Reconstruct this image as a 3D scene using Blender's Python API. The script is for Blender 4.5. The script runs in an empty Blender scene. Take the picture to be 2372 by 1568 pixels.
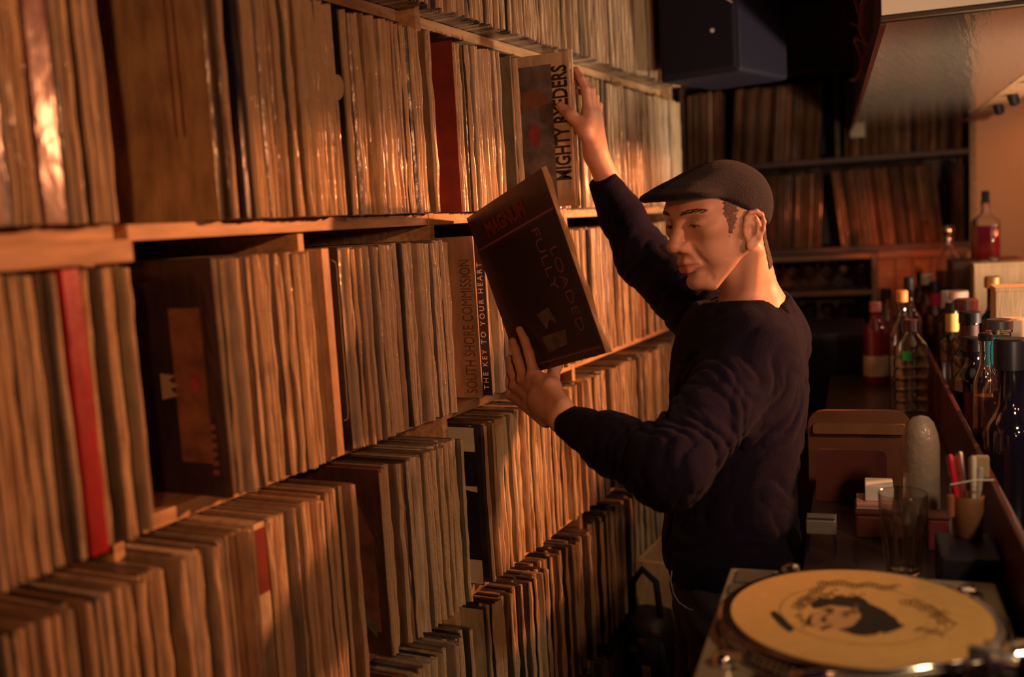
import bpy, bmesh, math, random
import numpy as np
from mathutils import Vector, Matrix

# ------------------------------------------------------------------ camera, world, light, exposure
SC = bpy.context.scene
COL = SC.collection
FPX = 2306.0; PX, PY = 1186.0, 784.0
AX = np.array([[0.8962, -0.0022, -0.4436], [0.4397, -0.1288, 0.8889], [-0.0591, -0.9917, -0.1144]])
def _n(v):
    v = np.asarray(v, float); return v / np.linalg.norm(v)
_dy = _n([(2330 - PX) / FPX, (450 - PY) / FPX, 1.0])
_h2 = _n([(1330 - PX) / FPX, (450 + math.tan(math.radians(3.4)) * 1000 - PY) / FPX, 1.0])
_up = _n(np.cross(_dy, _h2)); _up = -_up if _up[1] > 0 else _up
_xx = _n(np.cross(_dy, _up)); _xx = -_xx if _xx[0] < 0 else _xx
AX = np.array([_xx, _dy, _up])                    # rows: world axes seen from the camera
EYE = np.array([0.91, 0.0, 1.57])
camd = bpy.data.cameras.new('camera'); cam = bpy.data.objects.new('camera', camd); COL.objects.link(cam)
_r, _u, _f = AX @ np.array([1, 0, 0]), AX @ np.array([0, -1, 0]), AX @ np.array([0, 0, 1])
cam.matrix_world = Matrix(((_r[0], _u[0], -_f[0], EYE[0]), (_r[1], _u[1], -_f[1], EYE[1]), (_r[2], _u[2], -_f[2], EYE[2]), (0, 0, 0, 1)))
camd.sensor_width = 36; camd.lens = FPX / 2372 * 36; camd.clip_start = 0.05
camd.dof.use_dof = True; camd.dof.focus_distance = 1.85; camd.dof.aperture_fstop = 2.0
SC.camera = cam

wd = bpy.data.worlds.new('world'); SC.world = wd; wd.use_nodes = True
bgn = wd.node_tree.nodes['Background']; bgn.inputs[0].default_value = (0.17, 0.09, 0.45, 1); bgn.inputs[1].default_value = 0.022

def lamp(name, kind, loc, energy, color, size=0.1, target=None, spot=None, blend=0.5):
    d = bpy.data.lights.new(name, kind); o = bpy.data.objects.new(name, d); COL.objects.link(o)
    o.location = loc; d.energy = energy; d.color = color
    if kind == 'AREA': d.size = size
    else: d.shadow_soft_size = size
    if kind == 'SPOT':
        d.spot_size = math.radians(spot); d.spot_blend = blend
    if target is not None:
        o.rotation_euler = (Vector(target) - Vector(loc)).to_track_quat('-Z', 'Y').to_euler()
    return o
WARM = (1.0, 0.325, 0.122)
lamp('bar_lamp', 'SPOT', (2.30, 2.95, 2.02), 285, WARM, 0.06, (0.1, 1.95, 1.66), 59, 1.0)
lamp('side_lamp', 'SPOT', (2.35, 0.95, 1.80), 40, (1.0, 0.42, 0.24), 0.07, (0.40, 1.72, 1.52), 32, 0.9)
lamp('room_lamp', 'SPOT', (1.75, -1.1, 1.98), 38, (1.0, 0.38, 0.14), 0.045, (0.0, 1.05, 1.74), 52, 1.0)
lamp('rear_fill', 'SPOT', (1.30, 3.30, 1.50), 20, (1.0, 0.19, 0.06), 0.05, (0.36, 4.3, 1.24), 36, 0.8)  # unseen fill added to redden and lift the rear shelf's lower row
lamp('rear_glint', 'POINT', (1.22, 3.25, 1.62), 0.7, (1.0, 0.55, 0.30), 0.02)  # unseen point light added for glints on the glasses
lamp('hood_upfill', 'SPOT', (1.72, 2.50, 0.98), 62, (1.0, 0.68, 0.46), 0.06, (0.80, 2.72, 1.86), 84, 0.7)  # unseen fill added from below to brighten the hood's underside
lamp('wall_lamp', 'SPOT', (1.65, 4.15, 2.02), 14, (1.0, 0.30, 0.09), 0.05, (1.25, 4.55, 1.66), 74, 0.9)
lamp('counter_lamp', 'SPOT', (1.55, 0.75, 2.1), 17, (1.0, 0.64, 0.34), 0.06, (0.85, 1.45, 1.05), 55, 0.8)
lamp('front_fill', 'SPOT', (1.95, 0.25, 1.85), 24, (1.0, 0.60, 0.36), 0.06, (0.98, 2.5, 1.30), 30, 0.8)  # added narrow fill for the box fronts and bottles, no fixture behind it
lamp('hood_fill', 'SPOT', (1.5, 0.2, 1.35), 30, (1.0, 0.70, 0.45), 0.08, (0.87, 2.3, 1.95), 44, 0.8)  # added fill aimed up at the hood's underside and front
SC.view_settings.view_transform = 'Standard'; SC.view_settings.look = 'None'
SC.view_settings.gamma = 1.0; SC.view_settings.use_curve_mapping = False
SC.view_settings.exposure = 1.08

# ------------------------------------------------------------------ helpers
RND = random.Random(7)
def ray(px, py): return AX @ np.array([(px - PX) / FPX, (py - PY) / FPX, 1.0])
def at(px, py, Z): return EYE + ray(px, py) * Z                       # point seen at a pixel, Z metres deep
def at_h(px, py, z):                                                  # ... on the level plane z
    r = ray(px, py); return EYE + r * ((z - EYE[2]) / r[2])
def at_y(px, py, y):
    r = ray(px, py); return EYE + r * (y / r[1])
BD = _n([-0.128, 0.992, 0]); BP = np.array([BD[1], -BD[0], 0])        # along the bar / across it
def bar(al, lat, z):
    v = EYE + BD * al + BP * lat; return np.array([v[0], v[1], z])
BROT = math.atan2(-BD[0], BD[1])                                       # rotation of bar frame about z

def mat(name, col, rough=0.5, metal=0.0, bump=0.0, bscale=40.0, coat=0.0, crough=0.1, var=0.0, vscale=8.0, vstretch=(1, 1, 1),
        trans=0.0, ior=1.45, alpha=1.0, attr=None, col2=None, emis=None, estr=0.0, spec=0.5, sheen=0.0, rvar=0.0):
    m = bpy.data.materials.new(name); m.use_nodes = True
    nt = m.node_tree; b = nt.nodes['Principled BSDF']; L = nt.links
    b.inputs['Base Color'].default_value = (*col, 1); b.inputs['Roughness'].default_value = rough
    b.inputs['Metallic'].default_value = metal; b.inputs['Coat Weight'].default_value = coat
    b.inputs['Coat Roughness'].default_value = crough; b.inputs['Transmission Weight'].default_value = trans
    b.inputs['IOR'].default_value = ior; b.inputs['Alpha'].default_value = alpha
    b.inputs['Specular IOR Level'].default_value = spec; b.inputs['Sheen Weight'].default_value = sheen
    if emis: b.inputs['Emission Color'].default_value = (*emis, 1); b.inputs['Emission Strength'].default_value = estr
    tc = nt.nodes.new('ShaderNodeTexCoord'); src = None
    if attr:
        a = nt.nodes.new('ShaderNodeAttribute'); a.attribute_name = attr; src = a.outputs['Color']
    if var or col2:
        mp = nt.nodes.new('ShaderNodeMapping'); mp.inputs['Scale'].default_value = vstretch
        nz = nt.nodes.new('ShaderNodeTexNoise'); nz.inputs['Scale'].default_value = vscale; nz.inputs['Detail'].default_value = 5
        L.new(tc.outputs['Object'], mp.inputs[0]); L.new(mp.outputs[0], nz.inputs['Vector'])
        rp = nt.nodes.new('ShaderNodeValToRGB'); rp.color_ramp.elements[0].position = 0.32; rp.color_ramp.elements[1].position = 0.68
        L.new(nz.outputs['Fac'], rp.inputs[0])
        mx = nt.nodes.new('ShaderNodeMix'); mx.data_type = 'RGBA'
        if col2:
            mx.inputs[6].default_value = (*col, 1); mx.inputs[7].default_value = (*col2, 1)
            if src: L.new(src, mx.inputs[6])
            L.new(rp.outputs[0], mx.inputs[0])
        else:
            mx.blend_type = 'MULTIPLY'; mx.inputs[0].default_value = 1.0
            rp.color_ramp.elements[0].color = (1 - var, 1 - var, 1 - var, 1); rp.color_ramp.elements[1].color = (1 + var * .3,) * 3 + (1,)
            mx.inputs[6].default_value = (*col, 1)
            if src: L.new(src, mx.inputs[6])
            L.new(rp.outputs[0], mx.inputs[7])
        src = mx.outputs[2]
        if rvar:
            mr = nt.nodes.new('ShaderNodeMapRange'); mr.inputs[3].default_value = rough - rvar; mr.inputs[4].default_value = rough + rvar
            L.new(nz.outputs['Fac'], mr.inputs[0]); L.new(mr.outputs[0], b.inputs['Roughness'])
    if src: L.new(src, b.inputs['Base Color'])
    if bump:
        mp2 = nt.nodes.new('ShaderNodeMapping'); mp2.inputs['Scale'].default_value = vstretch
        n2 = nt.nodes.new('ShaderNodeTexNoise'); n2.inputs['Scale'].default_value = bscale; n2.inputs['Detail'].default_value = 4
        L.new(tc.outputs['Object'], mp2.inputs[0]); L.new(mp2.outputs[0], n2.inputs['Vector'])
        bp = nt.nodes.new('ShaderNodeBump'); bp.inputs['Strength'].default_value = bump; bp.inputs['Distance'].default_value = 0.004
        L.new(n2.outputs['Fac'], bp.inputs['Height']); L.new(bp.outputs[0], b.inputs['Normal'])
        if coat: L.new(bp.outputs[0], b.inputs['Coat Normal'])
    return m

def tag(o, label=None, cat=None, group=None, kind=None):
    if label: o['label'] = label
    if cat: o['category'] = cat
    if group: o['group'] = group
    if kind: o['kind'] = kind
    return o
def empty(name, loc, label=None, cat=None, group=None, kind=None):
    o = bpy.data.objects.new(name, None); COL.objects.link(o); o.location = tuple(loc); o.empty_display_size = 0.02
    return tag(o, label, cat, group, kind)
def worldloc(o):
    v = np.array(o.location)
    while o.parent: o = o.parent; v = v + np.array(o.location)
    return v
class MB:
    """collects shapes in world metres, then links them as one mesh object"""
    def __init__(s): s.v, s.f, s.c, s.mi = [], [], [], []; s.n = 0
    def add(s, v, f, col=None, mi=0):
        v = np.asarray(v, float); s.v.append(v)
        for q in f: s.f.append([i + s.n for i in q]); s.mi.append(mi)
        s.c.append(np.tile(np.array(col if col is not None else (1, 1, 1)), (len(v), 1))); s.n += len(v); return s
    def box(s, c, size, M=None, bev=0.0, col=None, mi=0):
        x, y, z = np.array(size) / 2
        if bev > 0:
            bm = bmesh.new(); bmesh.ops.create_cube(bm, size=1.0)
            for v in bm.verts: v.co = (v.co.x * 2 * x, v.co.y * 2 * y, v.co.z * 2 * z)
            bmesh.ops.bevel(bm, geom=bm.edges[:], offset=bev, segments=2, profile=.6, affect='EDGES')
            bm.verts.ensure_lookup_table(); v = np.array([w.co[:] for w in bm.verts]); f = [[w.index for w in q.verts] for q in bm.faces]; bm.free()
        else:
            v = np.array([(i, j, k) for i in (-x, x) for j in (-y, y) for k in (-z, z)])
            f = [(0, 1, 3, 2), (4, 6, 7, 5), (0, 4, 5, 1), (2, 3, 7, 6), (0, 2, 6, 4), (1, 5, 7, 3)]
        if M is not None: v = v @ np.array(M).T
        return s.add(v + np.array(c), f, col, mi)
    def tube(s, pts, rad, seg=8, col=None, mi=0, closed=False):
        pts = [np.array(p, float) for p in pts]; n = len(pts); rad = [rad] * n if np.isscalar(rad) else rad
        V, F = [], []; prev = None
        for i, p in enumerate(pts):
            a = pts[(i - 1) % n] if (i > 0 or closed) else p; b = pts[(i + 1) % n] if (i < n - 1 or closed) else p
            t = _n(b - a) if np.linalg.norm(b - a) > 1e-9 else np.array([0, 0, 1.0])
            if prev is None: prev = np.array([0, 0, 1.0]) if abs(t[2]) < .9 else np.array([1.0, 0, 0])
            u = prev - t * (prev @ t); u = _n(u) if np.linalg.norm(u) > 1e-6 else _n(np.cross(t, [1, .3, .2])); prev = u; w = np.cross(t, u)
            for k in range(seg):
                an = 2 * math.pi * k / seg; V.append(p + rad[i] * (u * math.cos(an) + w * math.sin(an)))
        for i in range(n if closed else n - 1):
            for k in range(seg):
                a = i * seg + k; b = i * seg + (k + 1) % seg; j = ((i + 1) % n) * seg
                F.append((a, b, j + (k + 1) % seg, j + k))
        if not closed: F.append(tuple(range(seg))[::-1]); F.append(tuple((n - 1) * seg + k for k in range(seg)))
        return s.add(V, F, col, mi)
    def lathe(s, prof, c, seg=24, M=None, col=None, mi=0, ncap=True, sq=0.0):
        V, F = [], []
        for (r, z) in prof:
            for k in range(seg):
                an = 2 * math.pi * k / seg; q = 1.0
                if sq: q = (abs(math.cos(an)) ** sq + abs(math.sin(an)) ** sq) ** (-1 / sq)
                V.append((r * q * math.cos(an), r * q * math.sin(an), z))
        for i in range(len(prof) - 1):
            for k in range(seg): F.append((i * seg + k, i * seg + (k + 1) % seg, (i + 1) * seg + (k + 1) % seg, (i + 1) * seg + k))
        if ncap:
            if prof[0][0] > 1e-5: F.append(tuple(range(seg))[::-1])
            if prof[-1][0] > 1e-5: F.append(tuple((len(prof) - 1) * seg + k for k in range(seg)))
        V = np.array(V)
        if M is not None: V = V @ np.array(M).T
        return s.add(V + np.array(c), F, col, mi)
    def build(s, name, m, parent=None, org=None, smooth=False, colattr=False, sharp=None):
        V = np.concatenate(s.v)
        base = worldloc(parent) if parent is not None else np.array(org if org is not None else [V[:, 0].mean(), V[:, 1].mean(), V[:, 2].min()])
        me = bpy.data.meshes.new(name); me.from_pydata((V - base).tolist(), [], s.f)
        ms = m if isinstance(m, (list, tuple)) else [m]
        for q in ms: me.materials.append(q)
        if len(ms) > 1: me.polygons.foreach_set('material_index', s.mi)
        if colattr:
            ca = me.color_attributes.new('Col', 'FLOAT_COLOR', 'POINT'); cc = np.concatenate(s.c)
            ca.data.foreach_set('color', np.hstack([cc, np.ones((len(cc), 1))]).astype(np.float32).ravel())
        if smooth: me.polygons.foreach_set('use_smooth', [True] * len(me.polygons))
        if sharp is not None: me.set_sharp_from_angle(angle=math.radians(sharp))
        me.update(); o = bpy.data.objects.new(name, me); COL.objects.link(o)
        if parent is not None: o.parent = parent
        else: o.location = tuple(base)
        return o
def frame(x, y, z=None):
    x = _n(x); y = np.asarray(y, float); y = _n(y - x * (x @ y)); return np.array([x, y, np.cross(x, y)]).T   # columns
def text(s, size, m, origin, right, upv, parent, name='lettering', spacing=1.0, ext=0.0003, sx=1.0, align='LEFT', bold=0.0, shear=0.0):
    cu = bpy.data.curves.new(name, 'FONT'); cu.body = s; cu.size = size; cu.extrude = ext; cu.space_character = spacing
    cu.align_x = align; cu.offset = bold; cu.resolution_u = 3; cu.shear = shear
    cu.materials.append(m); o = bpy.data.objects.new(name, cu); COL.objects.link(o)
    Mx = frame(right, upv); o.parent = parent
    loc = np.array(origin) - worldloc(parent)
    mw = Matrix([[Mx[i, 0] * sx, Mx[i, 1], Mx[i, 2], loc[i]] for i in range(3)] + [[0, 0, 0, 1]])
    bpy.context.view_layer.update()
    me = bpy.data.meshes.new_from_object(o.evaluated_get(bpy.context.evaluated_depsgraph_get()))
    q = bpy.data.objects.new(name, me); COL.objects.link(q); q.parent = parent; q.matrix_local = mw
    if not me.materials: me.materials.append(m)
    bpy.data.objects.remove(o)
    return q
def flat(poly, z_or_n, th=0.0004):
    """prism of a 3-D polygon along normal n"""
    P = np.array(poly, float); n = np.array(z_or_n, float) * th; k = len(P)
    V = np.vstack([P, P + n]); F = [tuple(range(k))[::-1], tuple(range(k, 2 * k))]
    for i in range(k): F.append((i, (i + 1) % k, k + (i + 1) % k, k + i))
    return V, F
MB.flat = lambda s, poly, n, th=0.0004, col=None, mi=0: s.add(*flat(poly, n, th), col, mi)

M = {}
M['wood'] = mat('pale_wood', (.56, .36, .19), .55, bump=.15, bscale=30, var=.35, vscale=14, vstretch=(6, 1, 6))
M['dwood'] = mat('dark_wood', (.10, .05, .035), .5, bump=.1, var=.3, vscale=12, vstretch=(1, 8, 8))
M['mwood'] = mat('brown_wood', (.26, .13, .065), .5, bump=.1, var=.35, vscale=10, vstretch=(1, 6, 8))
M['boxwood'] = mat('box_wood', (.62, .42, .24), .6, bump=.12, var=.22, vscale=10, vstretch=(9, 9, 1.2))
M['sleeve'] = mat('card_sleeve', (.5, .4, .3), .42, bump=.35, bscale=60, coat=.5, crough=.16, var=.45, vscale=34, vstretch=(1, 1, .35), attr='Col')
M['plastic'] = mat('clear_sleeve_edge', (.85, .68, .46), .10, alpha=.85, bump=.5, bscale=120, spec=.9, coat=.6, crough=.08)
M['black'] = mat('black_plastic', (.012, .011, .016), .35)
M['matte'] = mat('matte_black', (.012, .011, .016), .8, bump=.1)
M['chrome'] = mat('chrome', (.8, .78, .74), .12, 1.0)
M['steel'] = mat('brushed_steel', (.55, .52, .47), .3, 1.0, bump=.05)
M['glass'] = mat('clear_glass', (.97, .97, .95), .02, trans=1.0, ior=1.45)
M['white'] = mat('white_plastic', (.78, .74, .68), .4)
M['cream'] = mat('cream_card', (.72, .62, .44), .55, var=.1)
# ------------------------------------------------------------------ setting
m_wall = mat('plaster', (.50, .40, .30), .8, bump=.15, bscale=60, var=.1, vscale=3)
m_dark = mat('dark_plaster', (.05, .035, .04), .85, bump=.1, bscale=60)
m_floor = mat('floor_boards', (.34, .23, .11), .45, bump=.1, var=.35, vscale=6, vstretch=(8, 1, 1))
fl = empty('floor', (0, 0, 0), kind='structure')
MB().box((1.4, 1.6, -.03), (4.4, 7.4, .04)).build('subfloor', m_dark, fl)
for i in range(22):                                            # boards run along the aisle
    x = -.30 + i * .09
    MB().box((x, 1.55, -.006), (.087, 5.6, .014), bev=.002).build('floor_board', m_floor, fl)
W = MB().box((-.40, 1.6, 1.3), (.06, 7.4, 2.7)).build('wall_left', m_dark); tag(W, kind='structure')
# rear wall, square to the bar
RM = np.array([BP, BD, [0, 0, 1]]).T
W = MB().box(bar(4.78, .55, 1.3), (3.3, .06, 2.7), RM).build('wall_rear', m_wall); tag(W, kind='structure')
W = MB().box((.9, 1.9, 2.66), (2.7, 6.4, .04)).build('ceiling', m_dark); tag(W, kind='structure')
tr = MB().box(bar(3.09, .445, 1.905), (.09, 2.46, .09), RM, bev=.004).build('trim_1', mat('beam_wood', (.55, .33, .18), .5, var=.2, vscale=10, vstretch=(8, 1, 8))); tag(tr, kind='structure')

# ------------------------------------------------------------------ record wall
PITCH = .360; H = .314
ROWZ = [1.957, 1.597, 1.236, .876, .516, .156]                # what the records of each row stand on
BT = .020
XB = -.022                                                      # front edges of the boards
def shelf_unit(y0, y1, label, rows, left=True, right=True, dividers=(), rec=0.0, prec=0.0):
    t = empty('record_shelf', (-.18, (y0 + y1) / 2, 0), label, 'shelf', 'record shelves along the wall')
    zt = ROWZ[0] + PITCH + .0
    for y, dp in ([(y0, prec)] if left else []) + ([(y1 - .018, 0)] if right else []):
        MB().box(((XB - dp - .36) / 2, y + .009, zt / 2 + .001), (XB - dp + .36, .0176, zt - .002), bev=.0015).build('side_panel', M['wood'], t)
    ya, yb = y0 + (.0185 if left else .0005), y1 - (.0185 if right else .0005)
    for i, z in enumerate(ROWZ[rows[0]:rows[1]]):
        rc_ = rec if i > 1 else (.03 if i == 0 else 0)
        MB().box(((XB - rc_ - .36) / 2, (ya + yb) / 2, z - BT / 2 - .0008), (XB - rc_ + .36 - .002, yb - ya, BT), bev=.0015).build('shelf_board', M['wood'], t)
    MB().box(((XB - .36) / 2, (ya + yb) / 2, zt - .009), (XB + .36, yb - ya, .018), bev=.0015).build('top_board', M['wood'], t)
    MB().box((-.357, (y0 + y1) / 2, zt / 2), (.006, y1 - y0 - .04, zt - .02)).build('back_panel', M['dwood'], t)
    for y, r in dividers:
        z0, z1 = ROWZ[r], ROWZ[r] + PITCH - BT - .0016
        MB().box(((XB - .36) / 2 + .002, y, (z0 + z1) / 2), (XB + .356, .014, z1 - z0 - .001), bev=.0015).build('divider', M['wood'], t)
    return t
su = shelf_unit(.10, .844, 'pale wooden record shelf at the near end with a thick front rail', (0, 6), right=False, rec=.045)
MB().box((.002, .60, 1.5655), (.026, .47, .027), bev=.003).build('front_rail', M['wood'], su)

shelf_unit(.845, 1.574, 'pale wooden record shelf in the middle left behind the dark picture cover', (0, 6), dividers=((1.186, 2),), rec=.025, prec=.06)
shelf_unit(1.575, 2.190, 'pale wooden record shelf behind the black cover the man holds', (0, 6), left=False)
shelf_unit(2.191, 3.075, 'pale wooden record shelf at the far end of the record wall', (0, 6), left=False, dividers=((2.62, 0), (2.62, 1)))

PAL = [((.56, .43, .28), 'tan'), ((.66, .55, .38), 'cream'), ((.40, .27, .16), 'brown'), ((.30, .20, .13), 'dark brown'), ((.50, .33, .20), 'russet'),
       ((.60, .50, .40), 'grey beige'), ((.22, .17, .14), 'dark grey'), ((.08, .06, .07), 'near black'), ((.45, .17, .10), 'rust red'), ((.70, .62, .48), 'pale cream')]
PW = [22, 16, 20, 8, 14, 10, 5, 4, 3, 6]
PWD = [1, 0, 3, 14, 2, 3, 26, 44, 5, 0]                          # mostly black spines, the low rows' shade put into their colour
PWG = [8, 4, 8, 10, 4, 14, 22, 14, 2, 2]                       # the grey stretch: shadow on the wall put into sleeve colours
def sleeve_geo(y0, th, z0, h, xf, lean, rnd, depth=.300):
    """one sleeve: a card slab whose front edge bulges and wavers a little"""
    lv = 6; prof = [(-depth, 0), (-.0035, .0), (-.0004, .22), (.0012, .5), (-.0004, .78), (-.0035, 1.0), (-depth, 1.0)]
    V, F = [], []
    for i in range(lv):
        t = i / (lv - 1); wob = rnd.uniform(-.0012, .0012) * (1 if 0 < i < lv - 1 else 1.2); wy = rnd.uniform(-.00015, .00015)
        for (px_, fy) in prof:
            x = xf + px_ + (wob if px_ > -.1 else 0); y = y0 + fy * th + lean * (t - .0) * h + (wy if 0 < fy < 1 else 0)
            V.append((x, y, z0 + t * h))
    k = len(prof)
    for i in range(lv - 1):
        for j in range(k): F.append((i * k + j, i * k + (j + 1) % k, (i + 1) * k + (j + 1) % k, (i + 1) * k + j))
    F.append(tuple(range(k))[::-1]); F.append(tuple((lv - 1) * k + j for j in range(k)))
    return V, F
def lip_geo(y0, th, z0, h, xf, lean, rnd):
    """the clear outer sleeve, sticking out past the card as one crinkled edge"""
    lv = 9; V, F = [], []; fy = rnd.uniform(.12, .88)
    for i in range(lv):
        t = i / (lv - 1); out = .0045 + rnd.uniform(-.0015, .0025); y = y0 + min(max(th * fy + rnd.uniform(-.0011, .0011), .0015), th - .0015)
        zz = z0 + .001 + t * (h - .002); w = .0007 + rnd.uniform(0, .0006)
        V += [(xf - .006, y - w, zz), (xf + out, y - w * .6 + rnd.uniform(-.0008, .0008), zz), (xf + out + .0006, y + w * .6, zz), (xf - .006, y + w, zz)]
    for i in range(lv - 1):
        for j in range(4): F.append((i * 4 + j, i * 4 + (j + 1) % 4, (i + 1) * 4 + (j + 1) % 4, (i + 1) * 4 + j))
    F.append((3, 2, 1, 0)); F.append(tuple((lv - 1) * 4 + j for j in range(4)))
    return V, F
ORD = lambda n: '%d%s' % (n, 'th' if 10 <= n % 100 <= 20 else {1: 'st', 2: 'nd', 3: 'rd'}.get(n % 10, 'th'))
ROWN = ['top row', 'second row', 'third row', 'fourth row', 'fifth row', 'bottom row']
# runs of ordinary records: row, from, to, what they follow, palette weights, how far they stick out
RUNS = [
    (0, 1.10, 1.5535, 'at the near end', 0, 0), (0, 1.578, 2.1695, 'after the first upright', 1, 0), (0, 2.194, 2.608, 'after the second upright', 0, 0), (0, 2.63, 3.052, 'in the far shelf', 0, 0),
    (1, .60, .671, 'at the near end', 0, .004), (1, .685, .7215, 'right of the near navy spine', 0, .004), (1, .7505, .8435, 'right of the maroon spine', 0, .004), (1, .998, 1.044, 'right of the tan cover', 0, .004), (1, 1.061, 1.268, 'right of the navy spine', 0, .004),
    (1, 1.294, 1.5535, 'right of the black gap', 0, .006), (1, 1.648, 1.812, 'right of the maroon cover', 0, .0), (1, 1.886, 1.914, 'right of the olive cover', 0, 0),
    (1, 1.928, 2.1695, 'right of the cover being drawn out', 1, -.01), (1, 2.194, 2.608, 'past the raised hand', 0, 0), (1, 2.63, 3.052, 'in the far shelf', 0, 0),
    (2, .60, .729, 'left of the red spine', 0, .004), (2, .757, .8435, 'right of the red spine', 0, .004), (2, .969, 1.174, 'right of the dark picture cover', 0, .004),
    (2, 1.240, 1.430, 'right of the outlined cover', 0, .004), (2, 1.434, 1.5535, 'in the grey stretch', 1, .004),
    (2, 1.716, 2.1695, 'right of the black spine with white letters', 0, .0), (2, 2.194, 3.052, 'in the far shelf', 0, 0),
    (3, .60, .8435, 'at the near end', 0, .004), (3, .8645, .996, 'under the dark picture cover', 0, .004), (3, 1.021, 1.229, 'right of the pale half-red spine', 0, .004),
    (3, 1.300, 1.5535, 'right of the brown picture cover', 0, .004), (3, 1.637, 1.80, 'right of the black and white cover', 1, .0), (3, 1.802, 2.1695, 'under the held hand', 0, .0), (3, 2.194, 3.052, 'in the far shelf', 0, 0),
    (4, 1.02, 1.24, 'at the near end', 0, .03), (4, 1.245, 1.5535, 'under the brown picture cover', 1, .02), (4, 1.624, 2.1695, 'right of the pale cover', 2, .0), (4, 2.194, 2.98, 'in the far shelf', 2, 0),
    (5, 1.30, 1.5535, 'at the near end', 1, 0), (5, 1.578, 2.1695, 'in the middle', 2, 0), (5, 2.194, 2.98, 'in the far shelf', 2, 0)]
def proj(p):
    c = AX.T @ (np.array(p) - EYE); return c[0] / c[2] * FPX + PX, c[1] / c[2] * FPX + PY, c[2]
cand = []
for ri, (row, ya, yb, where, pw, dx) in enumerate(RUNS):
    y = ya; n = 0; lean = RND.uniform(-.012, .012)
    if row in (2, 3) and ya < .9: lean = -.006
    while y < yb - .004:
        th = min(RND.choice([.0042, .005, .006, .0075, .0085, .010, .0115]) + RND.uniform(-.0006, .0006), yb - y)
        if yb - y - th < .004: th = yb - y
        n += 1
        cand.append(dict(run=ri, row=row, n=n, y=y, th=th - .0004, z=ROWZ[row], h=H + RND.uniform(-.005, .0), x=dx + RND.choice((-.020, -.012, -.007, -.003, 0, .002, .005, .008)) + RND.uniform(-.003, .003) + (RND.uniform(-.02, .012) if row == 4 else 0),
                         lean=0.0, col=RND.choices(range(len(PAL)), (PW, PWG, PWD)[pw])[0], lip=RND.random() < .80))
        y += th
for c in cand:
    a, b = proj((0, c['y'], c['z'])), proj((0, c['y'], c['z'] + c['h']))
    lo, hi = max(min(a[1], b[1]), 0), min(max(a[1], b[1]), 1568)
    w = abs(proj((0, c['y'] + c['th'], c['z'] + .15))[0] - proj((0, c['y'], c['z'] + .15))[0])
    c['area'] = max(hi - lo, 0) * w if (-w < a[0] or -w < b[0]) else 0
    if 1440 < (a[0] + b[0]) / 2: c['area'] *= .5
ranked = sorted(cand, key=lambda c: -c['area'])[:284]
own = set(id(c) for c in ranked)
stuff = MB()
for c in cand:
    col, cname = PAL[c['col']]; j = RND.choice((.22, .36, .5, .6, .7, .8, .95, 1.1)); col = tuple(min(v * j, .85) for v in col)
    g = sleeve_geo(c['y'], c['th'], c['z'], c['h'], c['x'], c['lean'], RND)
    lg = lip_geo(c['y'], c['th'], c['z'], c['h'], c['x'], c['lean'], RND) if c['lip'] else None
    if lg and c['th'] > .0055:                                  # a second sleeve mouth beside the first
        g2 = lip_geo(c['y'], c['th'], c['z'], c['h'], c['x'] - .0012, c['lean'], RND); k0 = len(lg[0])
        lg = (list(lg[0]) + list(g2[0]), lg[1] + [tuple(i + k0 for i in f) for f in g2[1]])
    if id(c) in own:
        o = MB().add(*g, col).build('record', M['sleeve'], org=(c['x'] - .15, c['y'] + c['th'] / 2, c['z']), colattr=True)
        w = RUNS[c['run']]
        thick = 'thick ' if c['th'] > .0098 else ('thin ' if c['th'] < .0052 else '')
        tag(o, '%s%s record sleeve, %s %s, %s' % (thick, cname, ORD(c['n']), w[3], ROWN[c['row']]), 'record', 'records in the %s' % ROWN[c['row']])
        if lg: MB().add(*lg).build('plastic_edge', M['plastic'], o)
    else:
        stuff.add(*g, col)
        if lg: stuff.add(*lg, (1, 1, 1), 1)

# ------------------------------------------------------------------ rear record shelf (square to the bar)
RA = 4.34                                                      # its front, along the bar
RZ = [1.395, 1.760, 2.125]
rs = empty('record_shelf', bar(RA + .15, -.1, 0), 'dark record shelf on the rear wall behind the man and the hood', 'shelf')
for z in RZ + [2.47]: MB().box(bar(RA + .17, -.125, z - .012), (1.11, .34, .022), RM, bev=.0015).build('shelf_board', M['dwood'], rs)
for lat, z0, z1 in ((-.69, 1.37, 2.48), (-.06, 1.76, 2.11), (.29, 2.13, 2.45)): MB().box(bar(RA + .172, lat, (z0 + z1) / 2), (.018, .335, z1 - z0 - .002), RM, bev=.0015).build('divider', M['dwood'], rs)
MB().box(bar(RA + .172, .443, 1.92), (.022, .345, 1.13), RM, bev=.0015).build('end_panel', M['wood'], rs)
MB().box(bar(RA + .346, -.125, 1.9), (1.11, .006, 1.10), RM).build('back_panel', M['dwood'], rs)
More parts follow.
